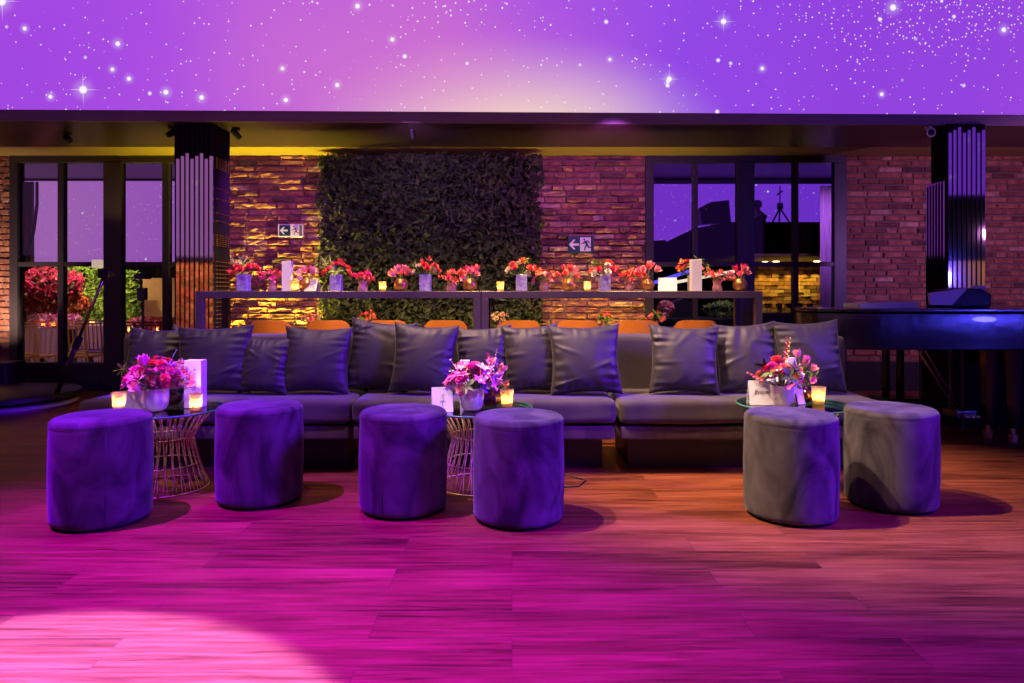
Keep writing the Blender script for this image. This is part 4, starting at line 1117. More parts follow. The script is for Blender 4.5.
def vase_mesh(kind, s=1.0):
    if kind == 'silver':   # square mirrored tumbler
        mb = MB(); w = .041
        mb.slab([(-w, -w), (w, -w), (w, w), (-w, w)], 0, .122); return mb, 'silver', .122
    if kind == 'gold':
        mb = MB().lathe([(.022, 0), (.040, .012), (.052, .036), (.050, .058), (.034, .078), (.015, .090), (.013, .108), (.017, .112), (.012, .112), (.011, .1)], 28); return mb, 'gold', .110
    if kind == 'goldwide':
        mb = MB().lathe([(.03, 0), (.048, .016), (.055, .042), (.050, .068), (.036, .085), (.034, .092), (.030, .09)], 28); return mb, 'gold', .09
    if kind == 'pink':
        mb = MB().lathe([(.036, 0), (.038, .012), (.034, .035), (.028, .045), (.034, .075), (.036, .08), (.032, .078), (.025, .045)], 20); return mb, 'pinkglass', .075
    if kind == 'pot':
        mb = MB().lathe([(.036, 0), (.05, .008), (.062, .03), (.067, .07), (.067, .125), (.063, .125), (.062, .07), (.05, .02)], 40); return mb, 'pinkpot', .122
    if kind == 'bowl':
        mb = MB().lathe([(.03, 0), (.038, .004), (.056, .026), (.066, .062), (.069, .118), (.065, .118), (.062, .062), (.03, .01)], 40); return mb, 'pinkpot', .115
    if kind == 'ribbed':
        n = 40; vs = []; prof = [(.03, 0), (.052, .018), (.062, .042), (.052, .066), (.03, .078), (.026, .092)]
        mb = MB().lathe(prof, n)
        mb.v = [(x * (1 + .06 * math.cos(12 * math.atan2(y, x))), y * (1 + .06 * math.cos(12 * math.atan2(y, x))), z) for x, y, z in mb.v]
        return mb, 'darkglass', .088
_vc = {}
def arrangement(x, y, z, vkind, blooms, spread, height, label, cat='flower arrangement', seed=0, group=None, rz=0, size=.03, flat=1.0):
    """blooms: list of (kind, colour, count)"""
    root = empty('flower_arrangement', (x, y, z), rz, label, cat, group)
    mb, mat, top = vase_mesh(vkind)
    if vkind not in _vc: _vc[vkind] = mb.mesh(vkind + '_vase', mat, vkind != 'silver', angle=.8, bevel=.004 if vkind == 'silver' else 0)
    child('vase', _vc[vkind], root)
    r = random.Random(seed * 17 + 3)
    pts = []
    tot = sum(b[2] for b in blooms); i = 0; smb = MB()
    seq = [(b[0], b[1]) for b in blooms for _ in range(b[2])]; r.shuffle(seq)
    for k, (kd, col) in enumerate(seq):
        # points over a dome
        t = (k + .5) / tot; el = math.asin(1 - t * .98); az = k * 2.39996 + r.uniform(-.3, .3)
        d = Vector((math.cos(az) * math.cos(el) * spread, math.sin(az) * math.cos(el) * spread * .75, math.sin(el) * height * flat + r.uniform(-.02, .015)))
        if kd in ('spike', 'sprig', 'leafy'): d *= 1.12
        c = Vector((0, 0, top + .012)) + d * r.uniform(.86, 1.05)
        nrm = Vector((d.x / spread, d.y / spread, .35 + d.z / max(height, .01))).normalized()
        q = nrm.to_track_quat('Z', 'Y').to_euler()
        s = size / .03 * r.uniform(.85, 1.2)
        child(NAME[kd], bloom_mesh(kd, col, k), root, c, (q.x, q.y, r.uniform(0, .01) + q.z), s)
        smb.tube([(0 + d.x * .08, d.y * .08, top - .02), c - nrm * .01], .0022, 4)
    smb.build('stems', 'stem', root)
    return root
RD = 5.16
def rx(px): return PX(px, RD)
CT = 1.113
sil = lambda px, lab, bl, s: arrangement(rx(px), RD, CT, 'silver', bl, .105, .085, lab, seed=s, size=.030)
sil(244, 'silver vase of red and white flowers at the start of the console, by the pillar', [('rose', 'red', 6), ('tuft', 'hot', 4), ('sprig', 'white', 5), ('leafy', 'leaf', 3)], 1)
sil(336.5, 'silver vase of red and cream flowers beside the tent card, before the garden edge', [('rose', 'red', 6), ('rose', 'coral', 4), ('sprig', 'cream', 3), ('leafy', 'leaf', 2)], 2)
sil(425.5, 'silver vase of red and cream roses alone before dark leaves', [('rose', 'red', 5), ('rose', 'cream', 4), ('tuft', 'coral', 3), ('leafy', 'leaf', 2)], 3)
sil(521.5, 'silver vase of orange and cream flowers beside the unlit-looking candle', [('rose', 'coral', 4), ('tuft', 'orange', 3), ('rose', 'cream', 4), ('leafy', 'leaf', 3)], 4)
sil(604.5, 'silver vase of coral and white roses after the exit sign', [('rose', 'coral', 5), ('rose', 'white', 3), ('rose', 'hot', 2), ('leafy', 'leaf', 3)], 5)
arrangement(PX(694, 5.3), 5.3, CT, 'silver', [('rose', 'coral', 4), ('tuft', 'orange', 3), ('rose', 'red', 3), ('leafy', 'leaf', 5)], .13, .09, 'silver vase of leafy coral flowers half hidden by the white menu tower', seed=6, size=.03)
pk = lambda px, lab, bl, s: arrangement(rx(px), RD + .02, CT, 'pink', bl, .078, .055, lab, seed=s, size=.026)
pk(272, 'low pink glass vase of magenta carnations before the tall white menu tower', [('tuft', 'magenta', 7), ('tuft', 'hot', 4), ('rose', 'coral', 2)], 11)
pk(362, 'low glass vase of hot pink flowers beside a glowing candle', [('tuft', 'hot', 5), ('rose', 'magenta', 4), ('rose', 'coral', 3)], 12)
pk(451, 'low glass vase of coral carnations between red roses and pink tulips', [('tuft', 'coral', 6), ('tuft', 'orange', 3), ('rose', 'hot', 2)], 13)
pk(544, 'low glass vase of salmon flowers with orange tips before purple brick', [('lily', 'coral', 6), ('tuft', 'orange', 4), ('rose', 'pink', 3)], 14)
pk(629, 'low glass vase of red flowers with a yellow bloom', [('tuft', 'coral', 5), ('tuft', 'red', 4), ('rose', 'yellow', 1), ('rose', 'hot', 2)], 15)
pk(718, 'low glass vase of salmon carnations beside the console end', [('tuft', 'coral', 6), ('tuft', 'pink', 4), ('leafy', 'leaf', 2)], 16)
gd = lambda px, lab, s, k='goldwide', c=('pink', 'hot', 'coral'): arrangement(rx(px), RD, CT, k, [('tulip', c[0], 4), ('tulip', c[1], 2), ('tulip', c[2], 2)], .062, .058, lab, seed=s, size=.030)
gd(308, 'gold vase of pale pink tulips half hidden behind the tent card', 21, c=('pale', 'pink', 'magenta'))
gd(401, 'round gold vase of pink tulips next to a glowing candle', 22, c=('pink', 'hot', 'pink'))
gd(470, 'round gold vase of pink tulips just before the joint of the consoles', 23, c=('pink', 'hot', 'coral'))
gd(568.5, 'round gold vase of coral tulips under the blue exit sign', 24, c=('coral', 'pink', 'coral'))
gd(647.5, 'slim-necked gold vase of pink tulips beside the window frame', 25, 'gold', ('pink', 'coral', 'pink'))
gd(740, 'round gold vase of pink tulips at the piano end of the console', 26, c=('pink', 'hot', 'pink'))
# low table flowers glimpsed between chairs
for i, (px, lab, cols) in enumerate(((311, 'pale pink flowers on the low dining table, under the tent card', ('pale', 'pink')), (368, 'coral flowers on the low dining table before dark leaves', ('coral', 'hot')),
                              (500, 'pale pink flowers on the low dining table beside the joined console legs', ('pale', 'cream')), (604, 'salmon flowers on the low dining table before the brick', ('coral', 'orange')),
                              (656, 'coral flowers on the low dining table beside the window frame', ('coral', 'pink')))):
    arrangement(PX(px, 6.7), 6.7, .742, 'pink', [('tuft', cols[0], 5), ('rose', cols[1], 4), ('leafy', 'leaf', 2)], .08, .06, lab, seed=40 + i, size=.03)

# coffee table bouquets
def tpos(T, px, dd): d = T[1] + dd; return PX(px, d), d
x, y = tpos(T1, 156, -.09)
arrangement(x, y, T1[2] + .002, 'pot', [('rose', 'hot', 9), ('rose', 'red', 5), ('lily', 'magenta', 6), ('rose', 'wine', 4), ('tuft', 'purple', 3), ('tulip', 'orchid', 3), ('tuft', 'pink', 5), ('leafy', 'leaf', 5), ('sprig', 'lilac', 2), ('rose', 'magenta', 7), ('tulip', 'pink', 3)], .175, .155, 'large hot pink and red bouquet in a pearl pot on the first coffee table', seed=51, size=.033)
x, y = tpos(T1, 171, .08)
arrangement(x, y, T1[2] + .002, 'ribbed', [('tulip', 'magenta', 4), ('tulip', 'orchid', 4), ('leafy', 'leaf', 4)], .08, .13, 'dark ribbed vase with magenta tulips behind the big bouquet', seed=52, size=.032)
x, y = tpos(T2, 472, -.12)
arrangement(x, y, T2[2] + .002, 'pot', [('lily', 'orchid', 9), ('rose', 'magenta', 9), ('lily', 'pale', 6), ('rose', 'pink', 6), ('tulip', 'pink', 5), ('tuft', 'purple', 4), ('sprig', 'white', 3), ('leafy', 'leaf', 3)], .135, .11, 'pink lily bouquet in a pearl pot on the middle coffee table', seed=53, size=.036)
x, y = tpos(T2, 491, .03)
arrangement(x, y, T2[2] + .002, 'ribbed', [('tulip', 'pink', 7), ('spike', 'pale', 1), ('tuft', 'wine', 5), ('tuft', 'purple', 2), ('leafy', 'leaf', 3)], .075, .16, 'dark ribbed vase with pink tulips beside the middle table candle', seed=54, size=.03)
x, y = tpos(T3, 782.5, -.10)
arrangement(x, y, T3[2] + .002, 'bowl', [('rose', 'hot', 5), ('rose', 'coral', 6), ('rose', 'magenta', 4), ('spike', 'coral', 3), ('spike', 'yellow', 1), ('rose', 'cream', 2), ('leafy', 'leaf', 4), ('leafy', 'green_dark', 4), ('sprig', 'white', 1)], .125, .12, 'coral and pink bouquet in a polished bowl on the coffee table nearest the piano', seed=55, size=.037)
x, y = tpos(T3, 803, .04)
arrangement(x, y, T3[2] + .002, 'ribbed', [('tulip', 'pink', 5), ('tulip', 'orchid', 3), ('tuft', 'wine', 2), ('leafy', 'leaf', 2), ('sprig', 'cream', 1)], .065, .17, 'dark ribbed vase of upright pink tulips beside the candle nearest the piano', seed=56, size=.03)

# ------------------------------------------------------------------ candles
def cup_profile(r=.034, h=.088): return [(r * .78, 0), (r * .86, .003), (r, h), (r - .003, h), (r * .8, .008), (.001, .008)]
cupm = MB().lathe([(.027, 0), (.035, .086), (.0325, .086), (.025, .004), (.001, .004)], 28).mesh('cup', 'cup', True)
waxm = MB().lathe([(.0235, .005), (.026, .022), (.001, .022)], 20).mesh('wax', 'wax', True, angle=.6)
flm = MB().lathe([(.001, 0), (.005, .006), (.0058, .013), (.0035, .023), (.0005, .032)], 12).mesh('flame', 'flame', True)
wkm = MB().tube([(0, 0, 0), (0, 0, .01)], .001, 5).mesh('wick', 'black')
def candle(x, y, z, label, s=1.0, power=.5, lit=True):
    root = empty('candle', (x, y, z), label=label, cat='candle'); root.scale = (s, s, s)
    child('cup', cupm, root); child('wax', waxm, root); child('wick', wkm, root, (0, 0, .021))
    child('flame', flm, root, (0, 0, .030))
    ld = bpy.data.lights.new('candle_glow', 'POINT'); ld.energy = power * 2.2; ld.color = (1, .56, .16); ld.shadow_soft_size = .012
    lo = bpy.data.objects.new('candle_glow', ld); C.objects.link(lo); lo.parent = root; lo.location = (0, 0, .05)
    return root
x, y = tpos(T1, 119, -.06); candle(x, y, T1[2] + .002, 'lit candle in an amber cup at the window side of the first coffee table', 1.12, .8)
x, y = tpos(T1, 196, -.08); candle(x, y, T1[2] + .002, 'lit candle in an amber cup before the tall white menu tower on the coffee table', 1.05, .8)
x, y = tpos(T2, 507, .0); candle(x, y, T2[2] + .002, 'lit candle in an amber cup on the middle coffee table', 1.12, .8)
x, y = tpos(T3, 818.5, -.03); candle(x, y, T3[2] + .002, 'lit candle in an amber cup on the coffee table nearest the piano', 1.15, .8)
for px, lab in ((296.5, 'lit candle on the console between the menu tower and the tent card'), (383, 'lit candle on the console before the dark garden, beside hot pink flowers'),
                (500.5, 'candle with a dim flame on the console just past the joint'), (587, 'lit candle on the console before the purple brick')):
    candle(rx(px), RD - .02, CT, lab, .82, .35 if px != 500.5 else .1)

for px, py, d, where in ((44, (328, 10.6), 10.75, 'first on the cream draped banquet table'), (54, (328, 10.6), 10.75, 'second on the cream draped banquet table'), (74, (326, 10.9), 11.05, 'before the leafy wall, beside the slim mullion'),
                         (92, (326, 10.9), 11.05, 'before the leafy wall, nearer the thick post'), (130, (333, 10.6), 10.75, 'just past the thick post'), (158, (333, 10.6), 10.75, 'on the table before the brown panel')):
    r_ = empty('candle', (PX(px, d), d, PZ(*py)), label='small candle behind the window, ' + where, cat='candle'); r_.scale = (1.15,) * 3
    child('cup', cupm, r_); child('wax', waxm, r_); child('flame', flm, r_, (0, 0, .03), sc=1.6)
    ld = bpy.data.lights.new('candle_glow', 'POINT'); ld.energy = .9; ld.color = (1, .56, .16); ld.shadow_soft_size = .012
    lo = bpy.data.objects.new('candle_glow', ld); C.objects.link(lo); lo.parent = r_; lo.location = (0, 0, .05)
# ------------------------------------------------------------------ cards and menu towers
def tower(x, y, z, w, h, label, rz=0, lines=True):
    root = empty('menu_tower', (x, y, z), rz, label, 'menu')
    MB().box(-w / 2, w / 2, -w * .4, w * .4, 0, h).build('folded_card', 'white', root, bevel=.0015)
    if lines:
        mb = MB()
        for k in range(9):
            if k in (3, 6): continue
            ww = w * (.2 + .12 * ((k * 5) % 3)); mb.box(-ww / 2, ww / 2, -w * .4 - .0006, -w * .4, h * (.78 - .05 * k), h * (.78 - .05 * k) + .0016)
        mb.build('menu_print', 'ink', root)
    return root
x, y = tpos(T1, 195.5, .03); tower(x, y, T1[2] + .002, .096, .268, 'tall white menu tower on the first coffee table, behind a candle')
x, y = tpos(T2, 465, .10); tower(x, y, T2[2] + .002, .055, .255, 'white menu tower hidden behind the middle pink bouquet', lines=False)
x, y = tpos(T3, 790.5, .12); tower(x, y, T3[2] + .002, .05, .25, 'slim white menu tower hidden behind the bouquet nearest the piano', lines=False)
tower(rx(287.5), RD, CT, .068, .222, 'tall white menu tower on the console before yellow-lit brick', lines=False)
tower(rx(693.5), RD - .06, CT, .075, .232, 'tall white menu tower on the console before the dark window', .05, lines=False)

def tent(x, y, z, w, h, label, rz=0, dpt=.05, motif=None):
    root = empty('tent_card', (x, y, z), rz, label, 'card'); t = .0015
    for sy, nm in ((-1, 'front_leaf'), (1, 'rear_leaf')):
        vs = [(-w / 2, sy * dpt, 0), (w / 2, sy * dpt, 0), (w / 2, 0, h), (-w / 2, 0, h)]
        vs2 = [(a, b + t * 1.2, c) for a, b, c in vs]
        MB().add(vs + vs2, [(0, 1, 2, 3), (7, 6, 5, 4), (0, 4, 5, 1), (1, 5, 6, 2), (2, 6, 7, 3), (3, 7, 4, 0)]).build(nm, 'white', root)
    def onface(u, v): return (u * w / 2, -dpt * (1 - v) - .001, v * h)
    if motif == 'flourish':
        mb = MB()
        for pts in ([(.0, .35), (.08, .5), (.02, .65), (.12, .72)], [(-.25, .4), (-.1, .46), (.0, .42), (.15, .45), (.3, .42)], [(.05, .35), (.0, .28), (-.1, .3)], [(.1, .9), (.3, .95), (.4, .88)]):
            mb.tube([onface(*p) for p in pts], .0016, 5)
        mb.build('flourish', 'ink', root)
    return root
x, y = tpos(T2, 442, -.17); tent(x, y, T2[2] + .002, .115, .135, 'white tent card with a small black flourish on the middle coffee table', .25, .03, 'flourish')
x, y = tpos(T1, 138, -.02); tent(x, y, T1[2] + .002, .12, .115, 'white tent card seen edge-on between candle and pearl pot', 1.15, .035)
x, y = tpos(T3, 763.5, -.04); cd = tent(x, y, T3[2] + .002, .175, .135, 'white tent card reading Evento on the coffee table nearest the piano', 0, .03)
x, y = tpos(T3, 797, -.01); tent(x, y, T3[2] + .002, .06, .13, 'white folded card between polished bowl and dark vase', .5, .035)
fc = bpy.data.curves.new('lettering', 'FONT'); fc.body = 'Evento'; fc.size = .034; fc.extrude = .0003; fc.shear = .3; fc.align_x = 'CENTER'
tmp_ = bpy.data.objects.new('tmp_text', fc); C.objects.link(tmp_); bpy.context.view_layer.update()
lm = bpy.data.meshes.new_from_object(tmp_.evaluated_get(bpy.context.evaluated_depsgraph_get())); bpy.data.objects.remove(tmp_)
fo = bpy.data.objects.new('lettering', lm); C.objects.link(fo); fo.parent = cd; fo.location = (-.012, -.0185, .062); fo.rotation_euler = (PI / 2 - math.atan2(.03, .135), 0, 0); lm.materials.clear(); lm.materials.append(M['ink'])
tent(rx(314), RD - .04, CT, .105, .088, 'white tent card on the console before a gold vase', -.35, .03)
tent(rx(666), RD - .05, CT, .135, .098, 'wide white tent card on the console beside the slim-necked gold vase', -.22, .035)

# ------------------------------------------------------------------ piano
def piano():
    root = empty('grand_piano', (3.3, 5.4, 0), label='black lacquered grand piano with closed lid beside the sofa', cat='piano')
    ox, oy = 3.3, 5.4
    def outline(ins=0):
        pts = []
        # straight spine along the front, tail near the sofa, bent side behind
        front = [(4.75, 4.88), (2.62, 4.88)]
        tail = []
        for k in range(11):
            a = -PI / 2 - k * PI / 10 * .98
            tail.append((2.55 + .38 * math.cos(a), 5.24 + .36 * math.sin(a)))
        bent = [(2.75, 5.62), (3.0, 5.68), (3.3, 5.80), (3.55, 5.94), (3.8, 6.02), (4.75, 6.04)]
        al = front + tail + bent
        return [(x - ox, y - oy) for x, y in al]
    ol = outline()
    MB().slab(ol, PZ(350, 4.88), .955).build('rim', 'piano', root, bevel=.01, smooth=True, angle=.5)
    lid = [(x * 1.006, y * 1.012) for x, y in ol]
    MB().slab(lid, .962, .985).build('lid', 'piano', root, bevel=.005, smooth=True, angle=.5)
    MB().box(4.2 - ox, 4.9 - ox, 4.78 - oy, 5.95 - oy, .60, .72).build('keybed', 'piano', root, bevel=.01)
    for nm, (lx, ly) in (('leg', (3.62, 5.25)), ('leg', (PX(1008, 5.15), 5.1)), ('leg', (2.85, 5.35))):
        if nm == 'leg' and lx < 3: continue
        lg = MB().lathe([(.030, .10), (.036, .14), (.048, .30), (.058, .55), (.066, .66), (.07, .71)], 8, (lx - ox, ly - oy, 0)).build('leg', 'piano', root, smooth=True, angle=.5)
        MB().lathe([(.028, 0), (.03, .05), (.015, .06), (.015, .1)], 12, (lx - ox, ly - oy, 0)).build('caster', 'brass', lg)
    # pedal lyre with brace rods
    ly = empty('pedal_lyre', (0, 0, 0)); ly.parent = root
    MB().tube([(PX(918, 5.0) - ox, 5.0 - oy, PZ(350, 5.0)), (PX(957, 5.2) - ox, 5.2 - oy, PZ(411, 5.2))], .008, 8).build('brace_rod', 'chrome', ly)
    MB().tube([(PX(925, 5.1) - ox, 5.1 - oy, PZ(350, 5.1)), (PX(961, 5.3) - ox, 5.3 - oy, PZ(411, 5.3))], .008, 8).build('brace_rod', 'chrome', ly)
    MB().box(PX(950, 5.3) - ox, PX(970, 5.3) - ox, 5.22 - oy, 5.4 - oy, PZ(416, 5.3), PZ(409, 5.3)).build('pedal_box', 'piano', ly, bevel=.006)
    for q in (0, 1): MB().tube([(PX(952 + q * 12, 5.3) - ox, 5.32 - oy, PZ(350, 5.3)), (PX(952 + q * 12, 5.3) - ox, 5.32 - oy, PZ(410, 5.3))], .014, 8).build('lyre_post', 'piano', ly)
    for q in (0, 1, 2): MB().box(PX(953 + q * 5, 5.3) - ox, PX(956 + q * 5, 5.3) - ox, 5.14 - oy, 5.24 - oy, PZ(414, 5.3), PZ(412.5, 5.3)).build('pedal', 'brass', ly)
    return root
piano()
LZ = .986
bk1 = MB().box(-.16, .16, -.11, .11, 0, .034).build('sheet_music_book', 'white', bevel=.003); bk1.location = (PX(868, 5.3), 5.25, LZ); bk1.rotation_euler = (0, 0, .1); tag(bk1, 'pale blue-lit music book lying on the piano lid near its tail', 'book')
bk2 = MB().box(-.14, .14, -.11, .11, 0, .042).build('sheet_music_book', 'white', bevel=.003); bk2.location = (PX(892, 5.3), 5.30, LZ); bk2.rotation_euler = (0, 0, -.12); tag(bk2, 'second music book on the piano lid, towards the black bag', 'book')
bg = MB().prism([(-.18, 0), (-.16, .10), (-.17, .13), (-.02, .15), (.12, .145), (.20, .10), (.19, 0)], -.1, .1).build('folded_cloth', 'black', bevel=.02, smooth=True); bg.location = (PX(958, 5.35), 5.35, LZ); tag(bg, 'crumpled black cloth on the piano lid before the mirrored pillar', 'cloth')
bl = MB().prism([(-.14, 0), (-.15, .09), (.14, .13), (.02, .0)], -.015, .015).build('folder', 'sign_white', bevel=.003); bl.location = (PX(950, 5.2), 5.22, LZ + .02); tag(bl, 'blue-lit folder leaning on the black cloth on the piano', 'folder')
pd = box('white_box', 'white', PX(972, 5.75), PX(983, 5.75), 5.72, 5.76, LZ, LZ + .17); tag(pd, 'small pale box behind the black cloth on the piano', 'box')
cse = box('draped_case', 'matt_black', PX(928, 6.0), 6.3, 5.62, 6.1, 0, .60, bevel=.02); tag(cse, 'large black draped case under and behind the piano', 'case')
ss = empty('speaker_stand', (PX(893, 6.3), 6.3, 0), label='black twin-post stand under the piano tail', cat='stand')
MB().box(-.16, .22, -.12, .12, PZ(400, 6.3) - .02, PZ(397, 6.3)).build('base_plate', 'black', ss, bevel=.004)
MB().box(-.10, .16, -.09, .09, 0, PZ(400, 6.3) - .02).build('foot', 'black', ss)
for xx in (-.065, .065): MB().tube([(xx, 0, PZ(398, 6.3)), (xx, 0, .72)], .033, 12).build('post', 'steel', ss, smooth=True)
tn = empty('microphone_stand', (PX(920, 6.0), 6.0, 0), label='thin dark upright pole beside the twin-post stand under the piano', cat='stand')
MB().tube([(0, 0, .02), (0, 0, .64)], .01, 8).build('pole', 'steel', tn); MB().lathe([(.1, 0), (.1, .015), (.02, .03)], 20).build('round_base', 'steel', tn)
cbl = MB().tube([P(962, 413, 5.15) , Vector((PX(972, 5.0), 5.1, .08)), Vector((PX(985, 4.98), 4.98, .012)), Vector((PX(1000, 4.9), 4.95, .012)), Vector((PX(1030, 4.85), 4.85, .012)), Vector((4.6, 4.8, .012))], .009, 6).build('cable', 'black'); tag(cbl, 'black cable running from the piano pedals across the floor', 'cable')

# ------------------------------------------------------------------ rotating photo booth and cabinet
pb = empty('rotating_photo_booth', (-4.90, 6.62, 0), label='round black rotating photo platform with a slanting arm before the window', cat='photo booth')
MB().lathe([(.64, .095), (.66, .10), (.66, .14), (.64, .15), (.001, .15)], 56).build('platform_disc', 'black', pb, smooth=True, angle=.5)
MB().lathe([(.50, .0), (.60, .0), (.64, .03), (.62, .055), (.50, .06)], 56).build('floor_ring', 'fascia', pb, smooth=True, angle=.5)
MB().lathe([(.2, 0), (.2, .095)], 24).build('hub', 'black', pb)
for k in range(8):
    a = k * PI / 4; MB().lathe([(.02, .055), (.02, .097)], 8, (.54 * math.cos(a), .54 * math.sin(a), 0)).build('roller', 'steel', pb)
a0 = Vector((.60, -.10, .15)); d_ = 6.35
a1 = P(106, 272, d_) - Vector(pb.location)
am = a0.lerp(a1, .42)
MB().tube([a0, am], .022, 10).build('arm', 'steel', pb, smooth=True)
MB().tube([am - (a1 - a0) * .02, a1], .013, 10).build('arm_extension', 'chrome', pb, smooth=True)
MB().tube([am - (a1 - a0).normalized() * .06, am + (a1 - a0).normalized() * .06], .032, 10).build('clamp', 'black', pb)
MB().box(-.05, .05, -.05, .05, -.06, .03).build('phone_holder', 'black', pb, bevel=.008, loc=a1)
MB().box(-.045, .045, -.02, .02, -.03, .045).build('light_panel', 'lamp_white', pb, bevel=.008, loc=a1 + Vector((-.09, .02, .07)))
cb2 = box('floor_speaker', 'plinth', PX(-22, 7.2), PX(9, 7.2), 7.15, 7.45, .0, PZ(363, 7.15), bevel=.01); tag(cb2, 'dark box at the brick corner behind the round platform', 'speaker')
box('grille', 'dull_black', PX(-20, 7.2), PX(7, 7.2), 7.135, 7.15, .03, PZ(366, 7.15), cb2)
# floor cord by the first and second tables
c2 = MB().tube([(PX(560, 4.25), 4.2, .005), (PX(585, 4.1), 4.05, .005), (PX(578, 3.95), 3.92, .005), (PX(540, 3.9), 3.88, .005), (PX(500, 3.95), 4.0, .005)], .004, 5).build('cable', 'black'); tag(c2, 'thin black cable looping on the floor beside the middle coffee table', 'cable')

# ------------------------------------------------------------------ lights
def spot(loc, aim, energy, col, size=60, blend=.5, rad=.1):
    l = bpy.data.lights.new('spot_lamp', 'SPOT'); l.energy = energy; l.color = col; l.spot_size = math.radians(size); l.spot_blend = blend; l.shadow_soft_size = rad
    o = bpy.data.objects.new('spot_lamp', l); C.objects.link(o); o.location = loc
    o.rotation_euler = (Vector(aim) - Vector(loc)).to_track_quat('-Z', 'Y').to_euler(); return o
def area(loc, aim, energy, col, sx, sy):
    l = bpy.data.lights.new('strip_light', 'AREA'); l.shape = 'RECTANGLE'; l.size = sx; l.size_y = sy; l.energy = energy; l.color = col
    o = bpy.data.objects.new('strip_light', l); C.objects.link(o); o.location = loc
    o.rotation_euler = (Vector(aim) - Vector(loc)).to_track_quat('-Z', 'Y').to_euler(); return o
# violet washes that turn the red-brown boards magenta
spot((-4.0, 2.3, 7.4), (-1.5, 2.2, 0), 15500, (.26, .002, 1), 36, 1.0, .05)
spot((-.6, -.6, 7.0), (-.5, 1.2, 0), 8600, (.25, .002, 1), 36, 1.0, .05)
spot((3.5, 0, 7.0), (1.4, 2.4, 0), 560, (.34, .06, 1), 50, 1.0, .05)
spot((-1.8, .2, 6.5), (-1.42, 1.22, 0), 21000, (.32, .25, 1), 20, .12, .03)
# warm keys from the window side, high
spot((-3.6, 3.0, 7.6), (1.75, 3.75, 0), 4600, (1, .70, .50), 20, .8, .05)
spot((-2.6, 3.6, 7.6), (.9, 4.5, 0), 3400, (1, .62, .40), 27, 1, .05)
# added soft warm-rose fill on the sofa, lamps unseen
for x, e in ((-2.0, 800), (-.6, 800), (.8, 760), (1.9, 700)): spot((x - .6, 2.4, 6.5), (x, 4.55, .55), e, (1, .60, .55), 22, 1, .06)
spot((-1.3, 5.2, 5.6), (-1.1, 3.7, .5), 140, (1, .62, .6), 36, 1, .05)  # added rose fill on the stool tops from behind
# added unseen pin spots brightening the table flowers
for T in (T1, T2, T3):
    tx = PX(T[0], T[1]); spot((tx - .9, 1.2, 5.2), (tx - .05, T[1] - .05, .62), (1250 if T is T1 else 1000 if T is T2 else 620), (1, .68, .55), 7.5, .6, .02)
# blue from the piano side
spot((7.2, .8, 4.0), (-.7, 3.1, .15), 9500, (.14, .006, 1), 32, .5, .7)
spot((9.7, -3.5, 1.4), (3.9, 5.0, .8), 800, (.06, .05, 1), 26, .8, .25)  # added low lamp behind the camera for the blue sheen on the piano
# yellow and amber uplights grazing the brick
YEL = (1, .84, .05); AMB = (1, .74, .06)
for x, e, c in ((XL1 + .25, 400, YEL), (XL1 + .8, 380, YEL), (-2.2, 130, YEL), (.45, 30, AMB), (.85, 80, AMB), (1.25, 70, AMB)):
    spot((x, WY - .24, .12), (x, WY + .02, 2.6), e, c, 84, 1, .03)
for x in (-1.4, -.6, .1): spot((x, WY - .6, .3), (x, WY - .1, 1.2), 26, YEL, 100, 1, .03)
spot((-2.5, WY - .7, .9), (-1.9, WY - .3, 1.3), 110, YEL, 80, 1, .03)
spot((-5.35, WY - .7, .35), (-5.75, WY, 1.5), 170, (1, .66, .45), 90, 1, .03)
spot((-4.4, WY - .4, 1.7), (-4.4, WY - .15, 2.6), 10, (1, .62, .1), 100, 1, .03)
# added unseen warm spots brightening the console flowers and orange chairs
for x in (-1.7, -.3, 1.1): spot((x, 5.0, 2.9), (x, 5.9, .8), 420, (1, .60, .22), 85, .9, .03)
for tx in (-1.4, -.1, 1.1): spot((tx, 2.2, 4.2), (tx, 5.2, 1.2), 260, (1, .66, .5), 20, .8, .03)
# purple light on the bricks
spot((4.9, 5.2, 1.7), (4.9, 7.7, 1.6), 105, (.85, .30, 1), 120, 1, .05)
spot((.9, 5.9, 2.45), (.9, 7.7, 1.9), 80, (.72, .16, 1), 110, 1, .05)
spot((-2.1, 5.8, 2.2), (-2.75, 7.7, 1.5), 75, (.6, .08, 1), 80, 1, .05)
spot((-.9, 5.9, 2.45), (-.9, 7.6, 1.9), 60, (.6, .25, 1), 110, 1, .05)
spot((-7.5, -2.5, 3.0), (-8, -5, .8), 420, (1, .8, .4), 90, 1, .03)  # added warm lamp on the unseen flower wall across the hall
spot((15.5, -6.5, 3.6), (13.5, -8.7, 1), 150, (1, .8, .4), 110, 1, .03)  # added warm lamp on the unseen gold curtain
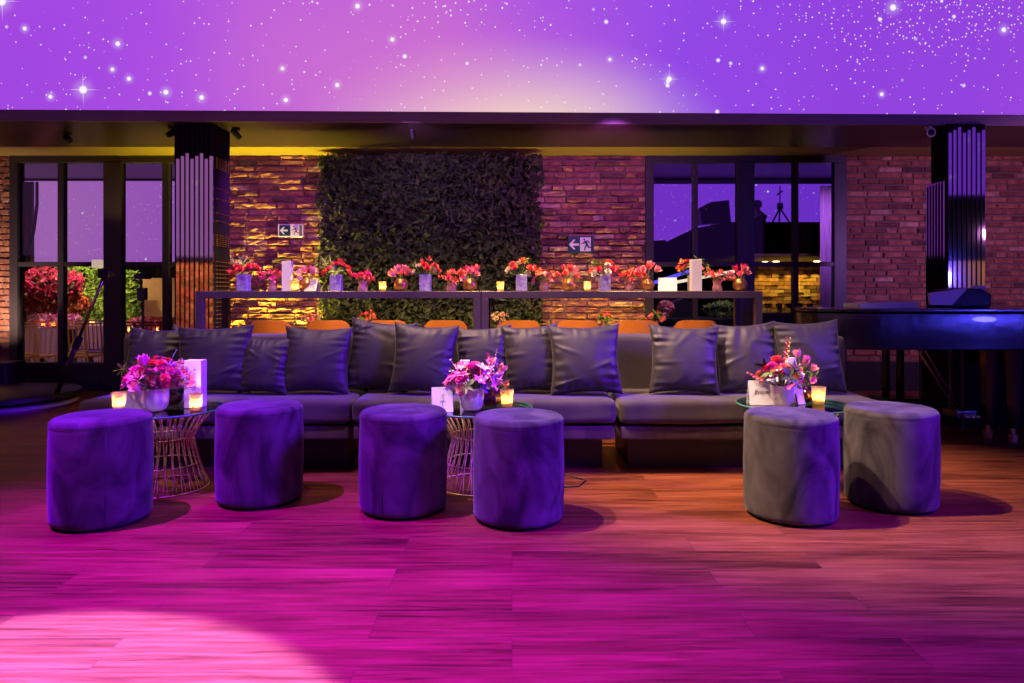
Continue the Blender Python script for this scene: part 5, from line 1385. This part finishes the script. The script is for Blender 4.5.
# annex lights, added except for the bar downlights
spot((PX(86, 11.9), 11.9, 3.2), (PX(88, 13), 13, 1.1), 520, (1, .92, .3), 70, .8, .05)
spot((PX(45, 11), 10.6, 3.1), (PX(50, 12), 12, 1.0), 340, (1, .6, .5), 70, .8, .05)
spot((PX(48, 8.2), 8.15, 2.9), (PX(52, 9.8), 9.8, .3), 200, (1, .62, .35), 60, .8, .05)
spot((PX(150, 11), 10.6, 3.1), (PX(152, 12.5), 12.5, .8), 420, (1, .6, .35), 80, .8, .05)
spot((PX(98, 9.6), 9.4, 2.6), (PX(98, 10.8), 10.8, .5), 200, (.35, .1, 1), 50, .8, .05)
for px in (765, 778, 792, 806, 819): spot((PX(px, 12.6), 12.62, 1.6), (PX(px, 12.7), 12.78, .6), 26, (1, .80, .06), 70, .6, .02)
area((PX(790, 11.5), 11.5, 1.0), (PX(790, 11.5), 11.6, 1.62), 3, (1, .6, .1), .8, .5)
spot((PX(700, 8.6), 8.5, 2.4), (PX(700, 9.3), 9.3, .9), 90, (.7, .5, 1), 70, 1, .05)
spot((PX(826, 8.4), 8.3, 2.4), (PX(827, 9), 9, 1.8), 60, (.5, .2, 1), 100, 1, .03)

# ------------------------------------------------------------------ world, camera
w = bpy.data.worlds.new('hall_dark'); bpy.context.scene.world = w; w.use_nodes = True
w.node_tree.nodes['Background'].inputs[0].default_value = (.12, .03, .22, 1); w.node_tree.nodes['Background'].inputs[1].default_value = .03
cam = bpy.data.cameras.new('camera'); co = bpy.data.objects.new('camera', cam); C.objects.link(co)
co.location = (0, 0, CAMZ); co.rotation_euler = (PI / 2, 0, 0); cam.sensor_width = 36; cam.lens = F / 1024 * 36; cam.shift_y = -(341.5 - HY) / 1024
cam.clip_end = 200
sc = bpy.context.scene; sc.camera = co
sc.view_settings.view_transform = 'Standard'; sc.view_settings.look = 'None'; sc.view_settings.gamma = 1; sc.view_settings.use_curve_mapping = False
sc.view_settings.exposure = 0
sc.cycles.use_denoising = True
sc.cycles.max_bounces = 8; sc.cycles.transparent_max_bounces = 12
sc.cycles.sample_clamp_indirect = 4
